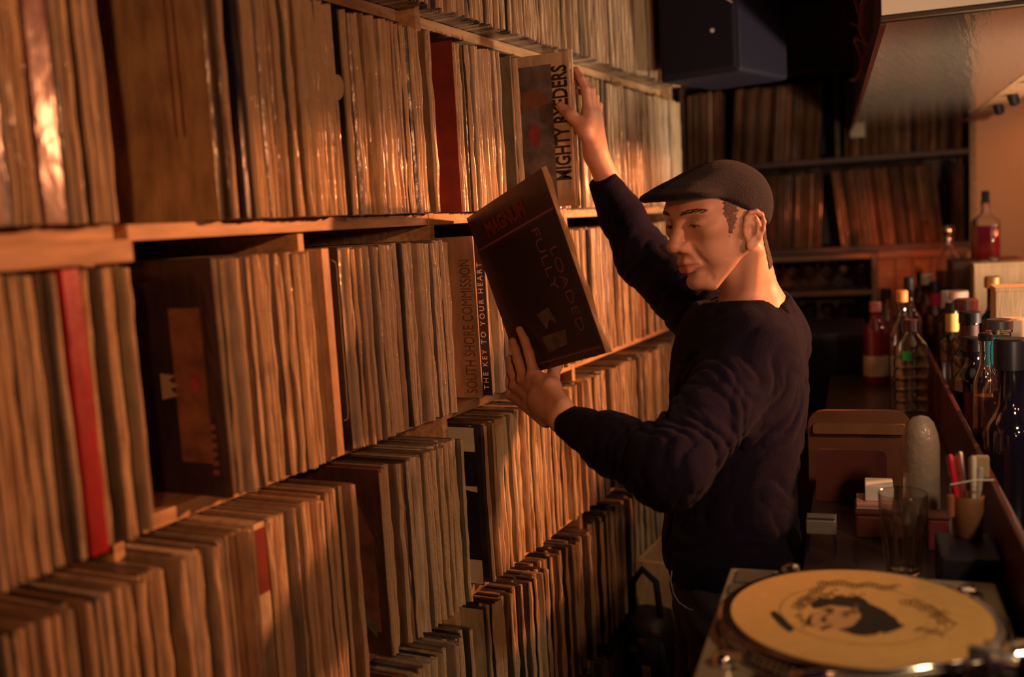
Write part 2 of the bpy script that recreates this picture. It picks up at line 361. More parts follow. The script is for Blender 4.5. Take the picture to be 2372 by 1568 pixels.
for z, la, lb, lean in ((RZ[0] + .001, -.67, -.10, .05), (RZ[0] + .001, -.09, .35, -.11), (RZ[0] + .001, .368, .424, 0), (RZ[1] + .001, -.67, -.5, .02), (RZ[1] + .001, -.49, -.09, .08), (RZ[1] + .001, -.04, .425, .03), (RZ[2] + .001, .1, .27, .0)):
    y = la - min(lean, 0) * H
    while y < lb:
        th = RND.choice([.004, .006, .008, .011, .014]); h = H + RND.uniform(-.012, 0); lean_ = lean
        if y + th + max(lean_, 0) * h > lb - .008: break
        v, f = sleeve_geo(y, th - .0005, z, h, 0, lean_, RND, .28); v = np.array(v)
        if y + lean_ * h < la - .015 + abs(lean) * h * .0: v[:, 1] += 0
        al = RA + .012 + RND.uniform(0, .012)
        wv = EYE + BD * (al - v[:, :1]) + BP * v[:, 1:2]; wv[:, 2] = v[:, 2]
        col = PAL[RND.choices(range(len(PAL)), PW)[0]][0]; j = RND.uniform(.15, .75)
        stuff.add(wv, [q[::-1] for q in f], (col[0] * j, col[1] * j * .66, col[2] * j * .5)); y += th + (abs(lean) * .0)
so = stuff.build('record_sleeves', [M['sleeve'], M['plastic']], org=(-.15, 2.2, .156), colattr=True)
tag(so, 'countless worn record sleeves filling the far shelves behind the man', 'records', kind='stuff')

# ------------------------------------------------------------------ covers that can be picked out one by one
def cover(y1, row, th, col, label, x=0.0, name='record', zoff=0.0, h=H, parts=(), depth=.305, cat='record', m=None):
    """a sleeve whose near face (towards -Y) is seen; returns its object"""
    z = ROWZ[row] + zoff
    o = MB().box((x - depth / 2, y1 + th / 2, z + h / 2), (depth, th, h), bev=min(.0012, th * .3), col=col).build(name, m or M['sleeve'], org=(x - depth / 2, y1 + th / 2, z), colattr=True)
    return tag(o, label, cat)
def patch(o, y, pts, m, name='printed_patch', th=.0004):
    MB().flat([(x, y, z) for x, z in pts], (0, -1, 0), th).build(name, m, o)
def rect(x0, z0, x1, z1): return [(x0, z0), (x1, z0), (x1, z1), (x0, z1)]
m_ink = mat('dark_ink', (.03, .022, .025), .6); m_navy = mat('navy_card', (.018, .016, .04), .5, coat=.3)
m_mar = mat('maroon_card', (.22, .035, .025), .5, var=.3, vscale=20); m_paper = mat('white_paper', (.74, .68, .56), .6, var=.12, vscale=30)
m_grey = mat('grey_print', (.16, .14, .13), .6, var=.5, vscale=30); m_pink = mat('pink_print', (.30, .06, .07), .6, var=.4, vscale=40)
m_brn = mat('brown_print', (.22, .10, .06), .6, var=.5, vscale=26); m_lil = mat('lilac_ink', (.20, .09, .16), .6); m_redink = mat('red_ink', (.13, .022, .024), .6)
# tan cover, second row
cover(.6715, 1, .013, (.02, .018, .035), 'dark navy box spine nearest the camera, second row', x=.014)
cover(.722, 1, .028, (.13, .02, .018), 'broad maroon box spine near the camera, second row', x=.015)
o = cover(.9965, 1, .001, (.48, .34, .18), 'plain tan cover showing its face beside a gap, second row')
for x in (-.062, -.048): patch(o, .9964, rect(x, ROWZ[1] + .11, x + .004, ROWZ[1] + .30), m_brn, 'printed_line')
cover(1.0455, 1, .0145, (.016, .014, .035), 'thick navy box spine left of a run of tan records, second row', x=.003)
cover(1.2935, 1, .0004, (.02, .016, .03), 'black cover facing a dark gap below the round paper tab, second row', x=-.002)
tb = MB().lathe([(.012, 0), (.012, .001)], (.004, 1.2702, 1.79), 16, M=[[0, 1, 0], [0, 0, 1], [1.6, 0, 0]]).build('paper_tab', M['cream']); tag(tb, 'round tan paper tab peeping out beside the dark gap', 'tab')
cover(1.6455, 1, .002, (.26, .04, .03), 'maroon cover facing left beside the first upright, second row', x=-.002, m=m_mar)
cover(1.8835, 1, .002, (.22, .20, .13), 'olive grey cover facing left of the cover being drawn out', x=.0)
# red spine, third row
o = cover(.7315, 2, .0235, (.40, .006, .014), 'bright red box spine among tan records, third row', x=.018)
# dark picture cover, third row
o = cover(.9665, 2, .002, (.03, .018, .025), 'dark picture cover with a pale leaf shape, third row', x=.006)
z = ROWZ[2]
patch(o, .9662, rect(-.075, z + .045, -.02, z + .25), m_brn, 'dim_picture'); patch(o, .9660, [(-.10, z + .128), (-.072, z + .134), (-.084, z + .143), (-.068, z + .148), (-.086, z + .154), (-.074, z + .161), (-.10, z + .164)], mat('dull_print', (.30, .24, .17), .6), 'pale_leaf')
patch(o, .9660, rect(-.05, z + .14, -.028, z + .165), m_pink, 'pink_mark')
for k in range(6): patch(o, .9660, rect(-.022, z + .03 + k * .012, -.012, z + .037 + k * .012), m_brn, 'printed_letter')
oc = cover(1.2385, 2, .0012, (.025, .02, .045), 'near black cover with a rounded pale outline, third row', x=.004)
oo = MB().tube([(-.0, 1.2378, z + .292), (-.008, 1.2378, z + .296), (.0, 1.2378, z + .29), (.001, 1.2378, z + .28), (.001, 1.2378, z + .06), (-.001, 1.2378, z + .05), (-.008, 1.2378, z + .047)], .0007, 5).build('pale_outline', M['cream'], oc)
o = cover(1.1965, 2, .0175, (.55, .36, .2), 'thick tan box spine right of the dark upright, third row', x=.006)
# SOUTH SHORE COMMISSION
o = cover(1.6685, 2, .004, (.55, .37, .26), 'tan cover with round art lettering beside a spine of white capitals', x=.004, zoff=.003, h=.312)
text('SOUTH SHORE COMMISSION', .034, m_brn, (-.006, 1.6683, z + .012), (0, 0, 1), (-1, 0, 0), o, sx=.585, spacing=1.0)
o = cover(1.7125, 2, .003, (.03, .02, .035), 'black cover with thin white capitals right of the round lettering', x=.002, h=.312)
text('THE KEY TO YOUR HEART', .016, M['white'], (-.004, 1.7123, z + .012), (0, 0, 1), (-1, 0, 0), o, sx=.95, spacing=1.45)
# fourth row
z = ROWZ[3]
o = cover(.9975, 3, .022, (.66, .53, .36), 'pale spine whose upper half is dark red, fourth row', x=.008)
MB().box((.0085, 1.0085, z + .262), (.001, .020, .09)).build('red_band', m_mar, o)
o = cover(1.2975, 3, .0022, (.10, .05, .04), 'brown picture cover facing a gap, fourth row', x=.006)
patch(o, 1.2973, [(-.06, z + .05), (-.01, z + .04), (-.012, z + .20), (-.04, z + .26), (-.06, z + .22)], m_brn, 'dim_picture'); patch(o, 1.2972, [(-.05, z + .06), (-.02, z + .03), (-.015, z + .045), (-.045, z + .075)], m_grey, 'grey_picture')
o = cover(1.6335, 3, .003, (.02, .018, .035), 'black and white cover facing left below the wooden corner block', x=.0)
patch(o, 1.6333, rect(-.07, z + .265, -.001, z + .312), m_paper, 'white_band'); patch(o, 1.6333, rect(-.07, z + .002, -.001, z + .05), m_paper, 'white_band'); patch(o, 1.6333, [(-.07, z + .195), (-.001, z + .185), (-.001, z + .197)], m_paper, 'white_wedge')
o = cover(1.6215, 4, .002, (.50, .40, .24), 'pale tan cover facing left at the foot of the shelves', x=.0)
# MIGHTY RYEDERS, half drawn out
zb, zt = 1.600, 1.912; XF = .114
o = cover(1.920, 1, .0045, (.62, .50, .33), 'cream cover with black block lettering drawn out by the raised hand', x=XF, depth=.312, zoff=.003, h=zt - zb)
patch(o, 1.9198, rect(-.16, zb + .0, .075, zt - .022), m_grey, 'dark_picture'); patch(o, 1.9192, [(-.03, zb + .20), (.055, zb + .205), (.07, zb + .222), (.04, zb + .242), (-.03, zb + .238)], m_brn, 'brown_shape')
patch(o, 1.9192, [(.02, zb + .13), (.04, zb + .125), (.045, zb + .16), (.03, zb + .175), (.015, zb + .155)], m_pink, 'pink_shape'); patch(o, 1.9192, [(-.02, zb + .03), (.05, zb + .03), (.03, zb + .07), (.0, zb + .07)], m_brn, 'brown_shape')
text('MIGHTY RYEDERS', .047, m_ink, (XF - .006, 1.9195, zb + .052), (0, 0, 1), (-1, 0, 0), o, sx=.62, bold=.0012)
MB().box((XF + .003, 1.9145, (zb + zt) / 2), (.004, .0012, zt - zb + .004)).box((XF + .006, 1.9235, (zb + zt) / 2), (.003, .006, zt - zb + .004)).build('plastic_edge', M['plastic'], o)

# ------------------------------------------------------------------ the cover in his left hand
K = .985
TL, TR, BR_, BL = [at(*q) for q in ((1079, 492, 1.9 * K), (1258, 416, 1.625 * K), (1405, 832, 1.625 * K), (1203, 850, 1.9 * K))]
HC = (TL + TR + BR_ + BL) / 4; HD = _n((BL - TL) + (BR_ - TR)); HE = (TR - TL) + (BR_ - BL); HE = _n(HE - HD * (HE @ HD)); HN = np.cross(HE, HD)
if HN @ (EYE - HC) < 0: HN = -HN
def hp(u, v, n=0.0): return HC + HE * u + HD * v + HN * n              # u: left to right, v: top to bottom, n: off the face
m_cov = mat('dark_cover', (.05, .022, .022), .38, coat=.35, crough=.25, var=.5, vscale=9, bump=.1)
m_cov2 = mat('dark_cover_panel', (.022, .014, .02), .45, coat=.3, crough=.3, var=.4, vscale=7)
HM = np.array([HE, -HD, np.cross(HE, -HD)]).T
ho = MB().box(hp(0, 0, -.003), (.315, .315, .006), HM, bev=.0015).build('record', m_cov, org=hp(0, .157, -.003))
tag(ho, 'dark LP cover with purple lettering held up in both view and left hand', 'record')
S = .1575
MB().flat([hp(-.118, -.085, .0002), hp(.148, -.085, .0002), hp(.148, .14, .0002), hp(-.118, .14, .0002)], HN).build('dark_panel', m_cov2, ho)
MB().flat([hp(-.15, -.093, .0003), hp(.152, -.093, .0003), hp(.152, -.0895, .0003), hp(-.15, -.0895, .0003)], HN).build('pale_line', m_lil, ho)
MB().flat([hp(-.118, .143, .0003), hp(.15, .143, .0003), hp(.15, .1455, .0003), hp(-.118, .1455, .0003)], HN).build('pale_line', m_lil, ho)
text('MAGNUM', .036, m_redink, hp(-.095, -.105, .0008), HE, -HD, ho, bold=.0014)
text('FULLY', .036, m_lil, hp(.062, -.08, .0010), HD, HE, ho, sx=1.15, bold=-.0006)
text('LOADED', .034, m_lil, hp(.100, -.038, .0010), HD, HE, ho, sx=1.12, bold=-.0006)
MB().flat([hp(-.02, .06, .0008), hp(.03, .055, .0008), hp(.04, .085, .0008), hp(.02, .075, .0008), hp(.0, .09, .0008)], HN).flat([hp(-.03, .10, .0008), hp(.06, .10, .0008), hp(.05, .125, .0008), hp(-.02, .13, .0008)], HN).build('dim_picture', m_grey, ho)
me_ = MB()
for k in range(12):
    t0, t1 = -S + k * 2 * S / 12, -S + (k + 1) * 2 * S / 12
    w0, w1 = .009 + .004 * math.sin(k * 1.7), .009 + .004 * math.sin((k + 1) * 1.7)
    me_.add([hp(S, t0, .0), hp(S + w0, t0, -.004), hp(S + w1, t1, -.004), hp(S, t1, .0), hp(S, t0, -.007), hp(S, t1, -.007)], [(0, 1, 2, 3), (4, 5, 2, 1)])
me_.build('plastic_edge', M['plastic'], ho)
# ------------------------------------------------------------------ hood over the bar: white front, glossy underside
ZH = 1.86
hd = empty('range_hood', bar(3.0, .2, ZH), 'long glossy hood hanging above the bar with a white front', 'hood')
m_gloss = mat('glossy_cream_panel', (.66, .58, .46), .15, coat=1.0, crough=.05, bump=.22, bscale=9, vstretch=(9, .8, 1), var=.06, vscale=4, metal=.45)
m_hside = mat('dark_red_lacquer', (.07, .022, .02), .25, coat=.6, bump=.3, bscale=12)
m_fasc = mat('white_fascia', (.66, .58, .46), .55)
def quadbox(pts, z0, z1):                                     # prism over four floor points
    V = [(*p[:2], z0) for p in pts] + [(*p[:2], z1) for p in pts]
    return V, [(3, 2, 1, 0), (4, 5, 6, 7), (0, 1, 5, 4), (1, 2, 6, 5), (2, 3, 7, 6), (3, 0, 4, 7)]
n0, n1, f1, f0 = bar(1.79, .055, 0), bar(1.79, .395, 0), bar(4.315, .395, 0), bar(4.315, .0, 0)
MB().add(*quadbox([n0, n1, f1, f0], ZH, ZH + .012)).build('glossy_underside', m_gloss, hd)
MB().box(bar(1.783, .222, ZH + .26), (.350, .012, .50), RM, bev=.002).build('front_panel', m_fasc, hd)
MB().box(bar(1.781, .222, ZH + .004), (.354, .016, .010), RM, bev=.002).build('front_lip', mat('dark_bronze', (.06, .045, .03), .3, .6), hd)
q0, q1 = bar(1.79, .045, 0), bar(4.315, -.01, 0)
MB().add(*quadbox([q0, n0 * 1.0, f0, q1], ZH - .004, ZH + .5)).build('side_panel', m_hside, hd)
sp = MB()
for j, (dl, dz) in enumerate(((.0, .05), (.012, .16), (-.004, .30))):
    sp.tube([bar(1.80 + i * .09, .036 - i * .0019 + .012 * math.sin(i * 1.3 + j), ZH + .02 + dz + .03 * math.sin(i * .9 + j * 2)) for i in range(14)], .006, 6)
sp.build('hose', mat('red_hose', (.16, .03, .03), .2, coat=.5), hd)
pt = MB().box(bar(4.296, .018, ZH - .013), (.055, .004, .030), RM).build('cream_spot', M['cream']); tag(pt, 'small cream spot at the far corner under the hood', 'tag')  # cream plate put in for a bright spot at the hood's end
MB().box(bar(1.9, .2, ZH + .6), (.03, .03, .3), RM).box(bar(4.1, .2, ZH + .6), (.03, .03, .3), RM).build('hanger', M['black'], hd)
# track spots under the beam
for i, (al, dx) in enumerate(((2.35, 0), (2.62, .01), (2.95, -.01), (3.3, 0), (3.62, .01))):
    t = empty('track_spot', bar(al, .452, 1.86), 'small black track spot under the beam, %s from the rear wall' % ['furthest', 'fourth', 'third', 'second', 'nearest'][i], 'spotlight', 'track spots under the beam')
    MB().lathe([(.008, 0), (.008, .022)], bar(al, .452, 1.838), 10).build('stem', M['black'], t)
    MB().lathe([(.006, 0), (.014, .004), (.016, .034), (.013, .036)], bar(al, .452, 1.826), 12, M=frame((1, 0, .25), (0, 1, 0))).build('lamp_head', M['black'], t, smooth=True, sharp=40)

# ------------------------------------------------------------------ loudspeaker hanging from the ceiling
SPK = at(1676, 60, 2.72)
SR = np.array([[math.cos(-.22), -math.sin(-.22), 0], [math.sin(-.22), math.cos(-.22), 0], [0, 0, 1]])
m_spk = mat('speaker_cabinet', (.012, .012, .03), .6, bump=.1)
t = empty('loudspeaker', SPK - np.array([0, 0, .15]), 'black loudspeaker hung from the ceiling above the man', 'speaker')
MB().box(SPK, (.235, .30, .30), SR, bev=.012).build('cabinet', m_spk, t)
MB().box(SPK + SR @ [0, -.152, 0], (.21, .008, .275), SR, bev=.006).build('grille', mat('speaker_cloth', (.010, .010, .026), .9, bump=.4, bscale=300), t)
MB().box(SPK + SR @ [.095, -.158, .03], (.022, .003, .011), frame((.85, .2, -.6), (.5, 0, .8))).build('badge', mat('lilac_badge', (.5, .35, .36), .4), t)
MB().lathe([(.006, 0), (.006, .004), (.003, .006)], SPK + SR @ [.047, -.157, -.037], 10, M=[[1, 0, 0], [0, 0, -1], [0, 1, 0]]).build('knob', M['white'], t)
MB().box(SPK + np.array([0, 0, .35]), (.05, .05, .42), SR, bev=.004).box(SPK + np.array([0, 0, .152]), (.12, .10, .008), SR).build('bracket', M['black'], t)

# ------------------------------------------------------------------ rear counter, glass cabinet, black cabinet
def bb(mb, a0, a1, l0, l1, z0, z1, bev=.0, col=None, mi=0): return mb.box(bar((a0 + a1) / 2, (l0 + l1) / 2, (z0 + z1) / 2), (l1 - l0, a1 - a0, z1 - z0), RM, bev, col, mi)
rc = empty('rear_counter', bar(3.9, -.2, 0), 'dark wooden rear counter under the glass cabinet', 'counter')
bb(MB(), 3.38, 4.70, -.62, .08, .82, .845, .004).build('worktop', M['mwood'], rc)
bb(MB(), 3.50, 4.70, -.60, .075, .002, .818).build('front_panel', M['dwood'], rc)
gc = empty('glass_cabinet', bar(4.4, -.2, .846), 'open wooden cabinet of glasses under the rear record shelf', 'cabinet')
for l0, l1 in ((-.62, -.60), (.062, .082)): bb(MB(), 4.22, 4.55, l0, l1, .846, 1.370, .002).build('side_panel', M['mwood'], gc)
bb(MB(), 4.22, 4.55, -.599, .061, 1.350, 1.370, .002).build('top_board', M['mwood'], gc)
bb(MB(), 4.22, 4.54, -.599, .061, 1.205, 1.222, .002).build('shelf_board', M['mwood'], gc)
bb(MB(), 4.22, 4.54, -.599, .061, 1.045, 1.064, .002).build('shelf_board', M['mwood'], gc)
bb(MB(), 4.542, 4.552, -.599, .061, .846, 1.348).build('back_panel', M['dwood'], gc)
def wine_glass(loc, s, label, grp):
    r, h = .030 * s, .115 * s
    prof = [(.0001, 0), (.026 * s, .001), (.024 * s, .004), (.004 * s, .010), (.0035 * s, .045 * s), (.012 * s, .055 * s), (r, .080 * s), (r * .92, h), (r * .88, h), (r * .95, .081 * s), (.010 * s, .058 * s), (.0001, .056 * s)]
    o = MB().lathe(prof, loc, 16).build('wine_glass', M['glass'], org=loc, smooth=True); return tag(o, label, 'glass', grp)
for row, z, n in ((0, 1.2225, 6), (1, 1.0645, 6)):
    for i in range(n):
        lat = -.32 + i * .345 / (n - 1); al = 4.28 + .06 * ((i * 7) % 3) / 2
        wine_glass(bar(al, lat, z), .98 if row == 0 else .9, 'stemmed glass, %s from the man on the %s shelf of the cabinet' % (ORD(i + 1), ['upper', 'lower'][row]), 'glasses in the wooden cabinet')
bc = empty('black_cabinet', bar(3.6, -.25, .846), 'black square equipment cabinet on the rear counter behind the man', 'cabinet')
bb(MB(), 3.44, 3.90, -.50, .028, .846, 1.148, .008).build('case', mat('black_case', (.008, .008, .02), .45), bc)
bb(MB(), 3.434, 3.439, -.47, .0, .87, 1.125, .003).build('front_panel', mat('dark_glass_front', (.006, .006, .016), .25), bc)
# wooden panelling behind the bottles
wp = empty('wall_panel', bar(4.5, .3, .9), 'brown wooden panelling beside the glass cabinet below the record shelf', 'panelling')
for i in range(5): bb(MB(), 4.38, 4.40, .086 + i * .068, .151 + i * .068, .3, 1.368, .002).build('panel_board', M['mwood'], wp)
bb(MB(), 4.34, 4.379, .086, .425, 1.340, 1.370, .002).build('top_rail', M['mwood'], wp)

# ------------------------------------------------------------------ the bar
ZC = 1.02
bt = empty('bar_counter', bar(2.6, .2, 0), 'dark bar counter with a raised back rail under the bottles', 'counter')
m_bar = mat('dark_bar_top', (.030, .014, .014), .3, coat=.4, crough=.2, bump=.05, var=.3, vscale=9, vstretch=(8, 1, 1))
m_rail = mat('dark_red_rail', (.11, .03, .028), .35, coat=.3)
bb(MB(), 1.42, 3.36, -.085, .1825, ZC - .03, ZC, .003).build('worktop', m_bar, bt)
bb(MB(), .60, 4.30, .183, .193, .002, 1.151, .003).build('rail_board', m_rail, bt)
bb(MB(), .60, 4.30, .1935, .56, ZC - .03, ZC + .005, .003).build('bottle_ledge', m_bar, bt)
bb(MB(), 1.46, 3.34, -.07, .178, .002, ZC - .032).build('front_panel', M['dwood'], bt)
bb(MB(), .62, 4.28, .54, .56, .002, ZC - .031).build('outer_panel', M['dwood'], bt)
ZL = ZC + .0055
rr = bb(MB(), 3.31, 3.55, .30, .52, ZL, 1.145, .004).build('bottle_riser', M['dwood']); tag(rr, 'dark wooden step raising the rear bottles on the bar', 'riser')
r2 = bb(MB(), 3.56, 3.78, .30, .52, ZL, 1.36, .004).build('bottle_riser', M['dwood']); tag(r2, 'tall dark wooden block under the square pourer bottle', 'riser')
for a0, l0, l1, zt, lab in ((3.21, .33, .47, 1.373, 'pale wooden bottle box standing behind another box, further from the camera'), (2.49, .30, .455, 1.361, 'pale wooden bottle box with a slanting grain line, nearer the camera')):
    zb_ = ZL
    t = empty('wooden_box', bar(a0 + .06, (l0 + l1) / 2, zb_), lab, 'box', 'wooden bottle boxes')
    bb(MB(), a0, a0 + .008, l0, l1, zb_, zt - .009, .001).build('front_board', M['boxwood'], t)
    bb(MB(), a0 + .085, a0 + .093, l0, l1, zb_, zt - .009, .001).build('back_board', M['boxwood'], t)
    bb(MB(), a0 + .0085, a0 + .0845, l0, l0 + .008, zb_, zt - .009, .001).build('side_board', M['boxwood'], t)
    bb(MB(), a0 + .0085, a0 + .0845, l1 - .008, l1, zb_, zt - .009, .001).build('side_board', M['boxwood'], t)
    bb(MB(), a0 - .001, a0 + .094, l0 - .001, l1 + .001, zt - .0085, zt, .001).build('lid', M['boxwood'], t)
# turntable stand
ts = empty('turntable_stand', bar(1.17, -.02, 0), 'dark stand under the turntable beside the bar', 'stand')
bb(MB(), .60, 1.415, -.185, .181, .925, .949, .003).build('top_board', m_bar, ts)
bb(MB(), .64, 1.40, -.175, .178, .002, .924).build('cabinet', M['dwood'], ts)

# ------------------------------------------------------------------ turntable
ZP = 1.06
m_pl = mat('champagne_metal', (.46, .41, .29), .38, .55, bump=.02, bscale=200)
m_plk = mat('turntable_base', (.03, .028, .03), .5)
tt = empty('turntable', bar(1.18, -.01, .9495), 'champagne silver turntable on the stand in front of the man', 'turntable')
PL0, PL1, LL0, LL1 = .955, 1.405, -.178, .168
for a_, l_ in ((PL0 + .05, LL0 + .05), (PL1 - .05, LL0 + .05), (PL0 + .05, LL1 - .05), (PL1 - .05, LL1 - .05)):
    MB().lathe([(.026, 0), (.03, .004), (.03, .028), (.022, .034)], bar(a_, l_, .9495), 16).build('foot', M['black'], tt, smooth=True, sharp=40)
bb(MB(), PL0 + .004, PL1 - .004, LL0 + .004, LL1 - .004, .984, ZP - .016, .01).build('base', m_plk, tt)
bb(MB(), PL0, PL1, LL0, LL1, ZP - .016, ZP, .003).build('plinth', m_pl, tt)
PC = bar(1.207, -.005, ZP)
# platter: stepped, with the strobe dots round its edge
RP = .163
MB().lathe([(RP + .004, 0.0006), (RP + .004, .004), (RP - .002, .006), (RP + .001, .010), (RP + .001, .013), (RP - .002, .015), (RP + .0005, .019), (RP - .004, .0225), (.001, .0225)], PC, 96).build('platter', mat('polished_platter', (.30, .29, .27), .16, 1.0), tt, smooth=True, sharp=30)
dots = MB()
for rw, z in ((0, .0085), (1, .017)):
    for k in range(120):
        an = 2 * math.pi * (k + .5 * rw) / 120; c = PC + np.array([math.cos(an) * (RP + .0006), math.sin(an) * (RP + .0006), z])
        dots.box(c, (.0016, .0045, .0026), [[math.cos(an), -math.sin(an), 0], [math.sin(an), math.cos(an), 0], [0, 0, 1]])
d = dots.build('strobe_dots', M['chrome'], tt); d['kind'] = 'stuff'
bb(MB(), 1.345, 1.392, -.166, -.115, ZP + .0004, ZP + .003, .001).build('start_button', mat('grey_button', (.10, .095, .08), .4), tt)
bb(MB(), 1.303, 1.338, -.170, -.146, ZP + .0004, ZP + .003, .001).build('speed_button', mat('grey_button2', (.12, .11, .09), .4), tt)
bb(MB(), 1.303, 1.338, -.140, -.116, ZP + .0004, ZP + .003, .001).build('speed_button', bpy.data.materials['grey_button2'], tt)
MB().lathe([(.017, 0), (.017, .012), (.012, .014), (.012, .020), (.008, .023)], bar(1.368, -.092, ZP + .0004), 20).build('strobe_knob', M['chrome'], tt, smooth=True, sharp=40)
MB().lathe([(.013, 0), (.013, .010), (.010, .014), (.007, .015)], bar(1.088, -.150, ZP + .0004), 16).tube([bar(1.088, -.150, ZP + .013), bar(1.075, -.125, ZP + .016)], .005, 8).build('target_light', M['chrome'], tt, smooth=True, sharp=40)
MB().lathe([(.019, 0), (.019, .003), (.012, .005), (.012, .012), (.004, .014)], bar(1.345, .128, ZP + .0004), 20).build('adapter_well', M['chrome'], tt, smooth=True, sharp=40)
# tonearm
ta = empty('tonearm', bar(1.04, .118, ZP), None); ta.parent = tt; ta.location = tuple(np.array(ta.location) - np.array(tt.location))
MB().lathe([(.036, 0), (.036, .010), (.030, .014), (.028, .030), (.020, .034)], bar(1.045, .122, ZP + .0004), 28).build('arm_base', M['black'], ta, smooth=True, sharp=40)
MB().box(bar(1.045, .122, ZP + .046), (.012, .05, .03), RM, bev=.003).lathe([(.012, -.022), (.013, -.018), (.013, .018), (.012, .022)], bar(1.045, .122, ZP + .050), 18, M=[[0, 0, 1], [0, 1, 0], [-1, 0, 0]]).build('gimbal', M['steel'], ta, smooth=True, sharp=40)
MB().tube([bar(1.035, .118, ZP + .050), bar(1.01, .06, ZP + .052), bar(.992, .02, ZP + .05), bar(.985, -.03, ZP + .05), bar(.972, -.07, ZP + .047)], .0048, 10).build('arm_tube', M['chrome'], ta, smooth=True)
MB().tube([bar(1.052, .140, ZP + .050), bar(1.062, .172, ZP + .050)], .016, 20).tube([bar(1.056, .150, ZP + .050), bar(1.0585, .158, ZP + .050)], .0175, 20).build('counterweight', M['chrome'], ta, smooth=True, sharp=40)
MB().box(bar(.966, -.088, ZP + .044), (.036, .016, .012), RM, bev=.003).build('headshell', M['black'], ta)
MB().lathe([(.010, 0), (.010, .012), (.007, .018), (.007, .026)], bar(1.012, .030, ZP + .0004), 16).build('arm_rest', M['steel'], ta, smooth=True, sharp=40)
MB().lathe([(.014, 0), (.015, .010), (.013, .020), (.006, .023)], bar(1.035, .052, ZP + .0004), 18).build('lift_knob', M['chrome'], ta, smooth=True, sharp=40)
MB().box(bar(1.075, .150, ZP + .030), (.03, .034, .05), RM, bev=.006).build('arm_bracket', M['black'], ta)
# slipmat with a printed head
ZS = ZP + .0225
sm = MB().lathe([(.148, 0), (.1485, .0008), (.148, .0016), (.001, .0016)], (PC[0], PC[1], ZS + .0003), 96).build('slipmat', mat('ochre_felt', (.66, .40, .14), .9, bump=.25, bscale=250, var=.08, vscale=60))
tag(sm, 'ochre felt slipmat printed with a black haired head on the turntable platter', 'slipmat')
ZI = ZS + .0019
m_print = mat('black_print', (.022, .016, .012), .85, bump=.2, bscale=250); m_line = mat('brown_print_line', (.20, .10, .035), .85); m_skinp = mat('beige_print', (.52, .30, .13), .9)
def ppx(q): return at_h(q[0], q[1], ZI)
def ring(mb, cx_, cy_, r0, r1, n=64):
    V = []; F = []
    for k in range(n):
        an = 2 * math.pi * k / n
        for r in (r0, r1): V.append((PC[0] + cx_ + r * math.cos(an), PC[1] + cy_ + r * math.sin(an), ZI))
    V += [(x, y, z + .0003) for x, y, z in V]; N = 2 * n
    for k in range(n):
        a, b, c, d = 2 * k, 2 * k + 1, (2 * k + 3) % N, (2 * k + 2) % N
        F += [(a, d, c, b), (N + a, N + b, N + c, N + d), (a, b, N + b, N + a), (d, N + d, N + c, c)]
    mb.add(V, F)
mb = MB(); ring(mb, 0, 0, .0895, .0905); mb.build('print_ring', m_line, sm)
def pf(px, name, m, dz=0.0):
    MB().flat([np.array(ppx(q)) + [0, 0, dz] for q in px][::-1], (0, 0, 1), .0003).build(name, m, sm)
hair_px = [(1876, 1398), (1900, 1385), (1926, 1387), (1938, 1379), (1962, 1384), (1985, 1382), (2003, 1388), (2012, 1398), (2034, 1408), (2052, 1416), (2062, 1425), (2075, 1432), (2082, 1443), (2096, 1450), (2078, 1459), (2062, 1464), (2050, 1468), (2040, 1464), (2030, 1470), (2004, 1473), (1980, 1471), (1962, 1464), (1942, 1459), (1962, 1455), (1978, 1449), (1985, 1440), (1995, 1430), (1994, 1421), (1985, 1414), (1968, 1406), (1945, 1404), (1925, 1402), (1905, 1407), (1885, 1410)]
pf(hair_px, 'printed_hair', m_print, .0004)
pf([(1868, 1440), (1880, 1422), (1900, 1410), (1930, 1404), (1962, 1406), (1988, 1416), (1996, 1428), (1985, 1442), (1972, 1452), (1950, 1459), (1925, 1458), (1895, 1453), (1876, 1448)], 'printed_face', m_skinp)
for px in ([(1904, 1414), (1918, 1409), (1934, 1413), (1930, 1417), (1918, 1416)], [(1912, 1421), (1924, 1418), (1930, 1421), (1920, 1424)], [(1946, 1421), (1964, 1417), (1976, 1421), (1960, 1422)], [(1950, 1427), (1962, 1425), (1968, 1428), (1958, 1430)], [(1898, 1457), (1914, 1450), (1930, 1446), (1926, 1451), (1908, 1460)], [(1900, 1436), (1912, 1426), (1916, 1428), (1910, 1437), (1922, 1440), (1906, 1442)], [(1868, 1440), (1874, 1428), (1884, 1420), (1880, 1430), (1878, 1446), (1886, 1454), (1874, 1449)]):
    pf(px, 'printed_feature', m_print, .0004)
pf([(1785, 1418), (1795, 1415), (1815, 1430), (1838, 1455), (1838, 1462), (1826, 1464), (1805, 1447), (1786, 1426)], 'printed_oval', m_print)
sq = MB()                                                       # faint looping script, too worn to read
for (x0, y0, x1, y1, n, amp) in ((1840, 1404, 1910, 1356, 9, 10), (1896, 1349, 2080, 1362, 16, 9), (2090, 1390, 2190, 1425, 9, 12), (2160, 1420, 2205, 1450, 5, 14), (1845, 1398, 1935, 1372, 9, 7), (2120, 1455, 2190, 1470, 6, 8), (1846, 1420, 1868, 1452, 4, 7), (1880, 1392, 1850, 1412, 4, 6), (1930, 1384, 2000, 1380, 6, 4)):
    pts = []
    for i in range(n * 8 + 1):
        t = i / (n * 8); an = 2 * math.pi * t * n
        pts.append(ppx((x0 + (x1 - x0) * t + amp * .9 * math.cos(an), y0 + (y1 - y0) * t + amp * .55 * math.sin(an) + 3 * math.sin(t * 17))))
    sq.tube(pts, .0010, 4)
sq.build('printed_script', m_line, sm)
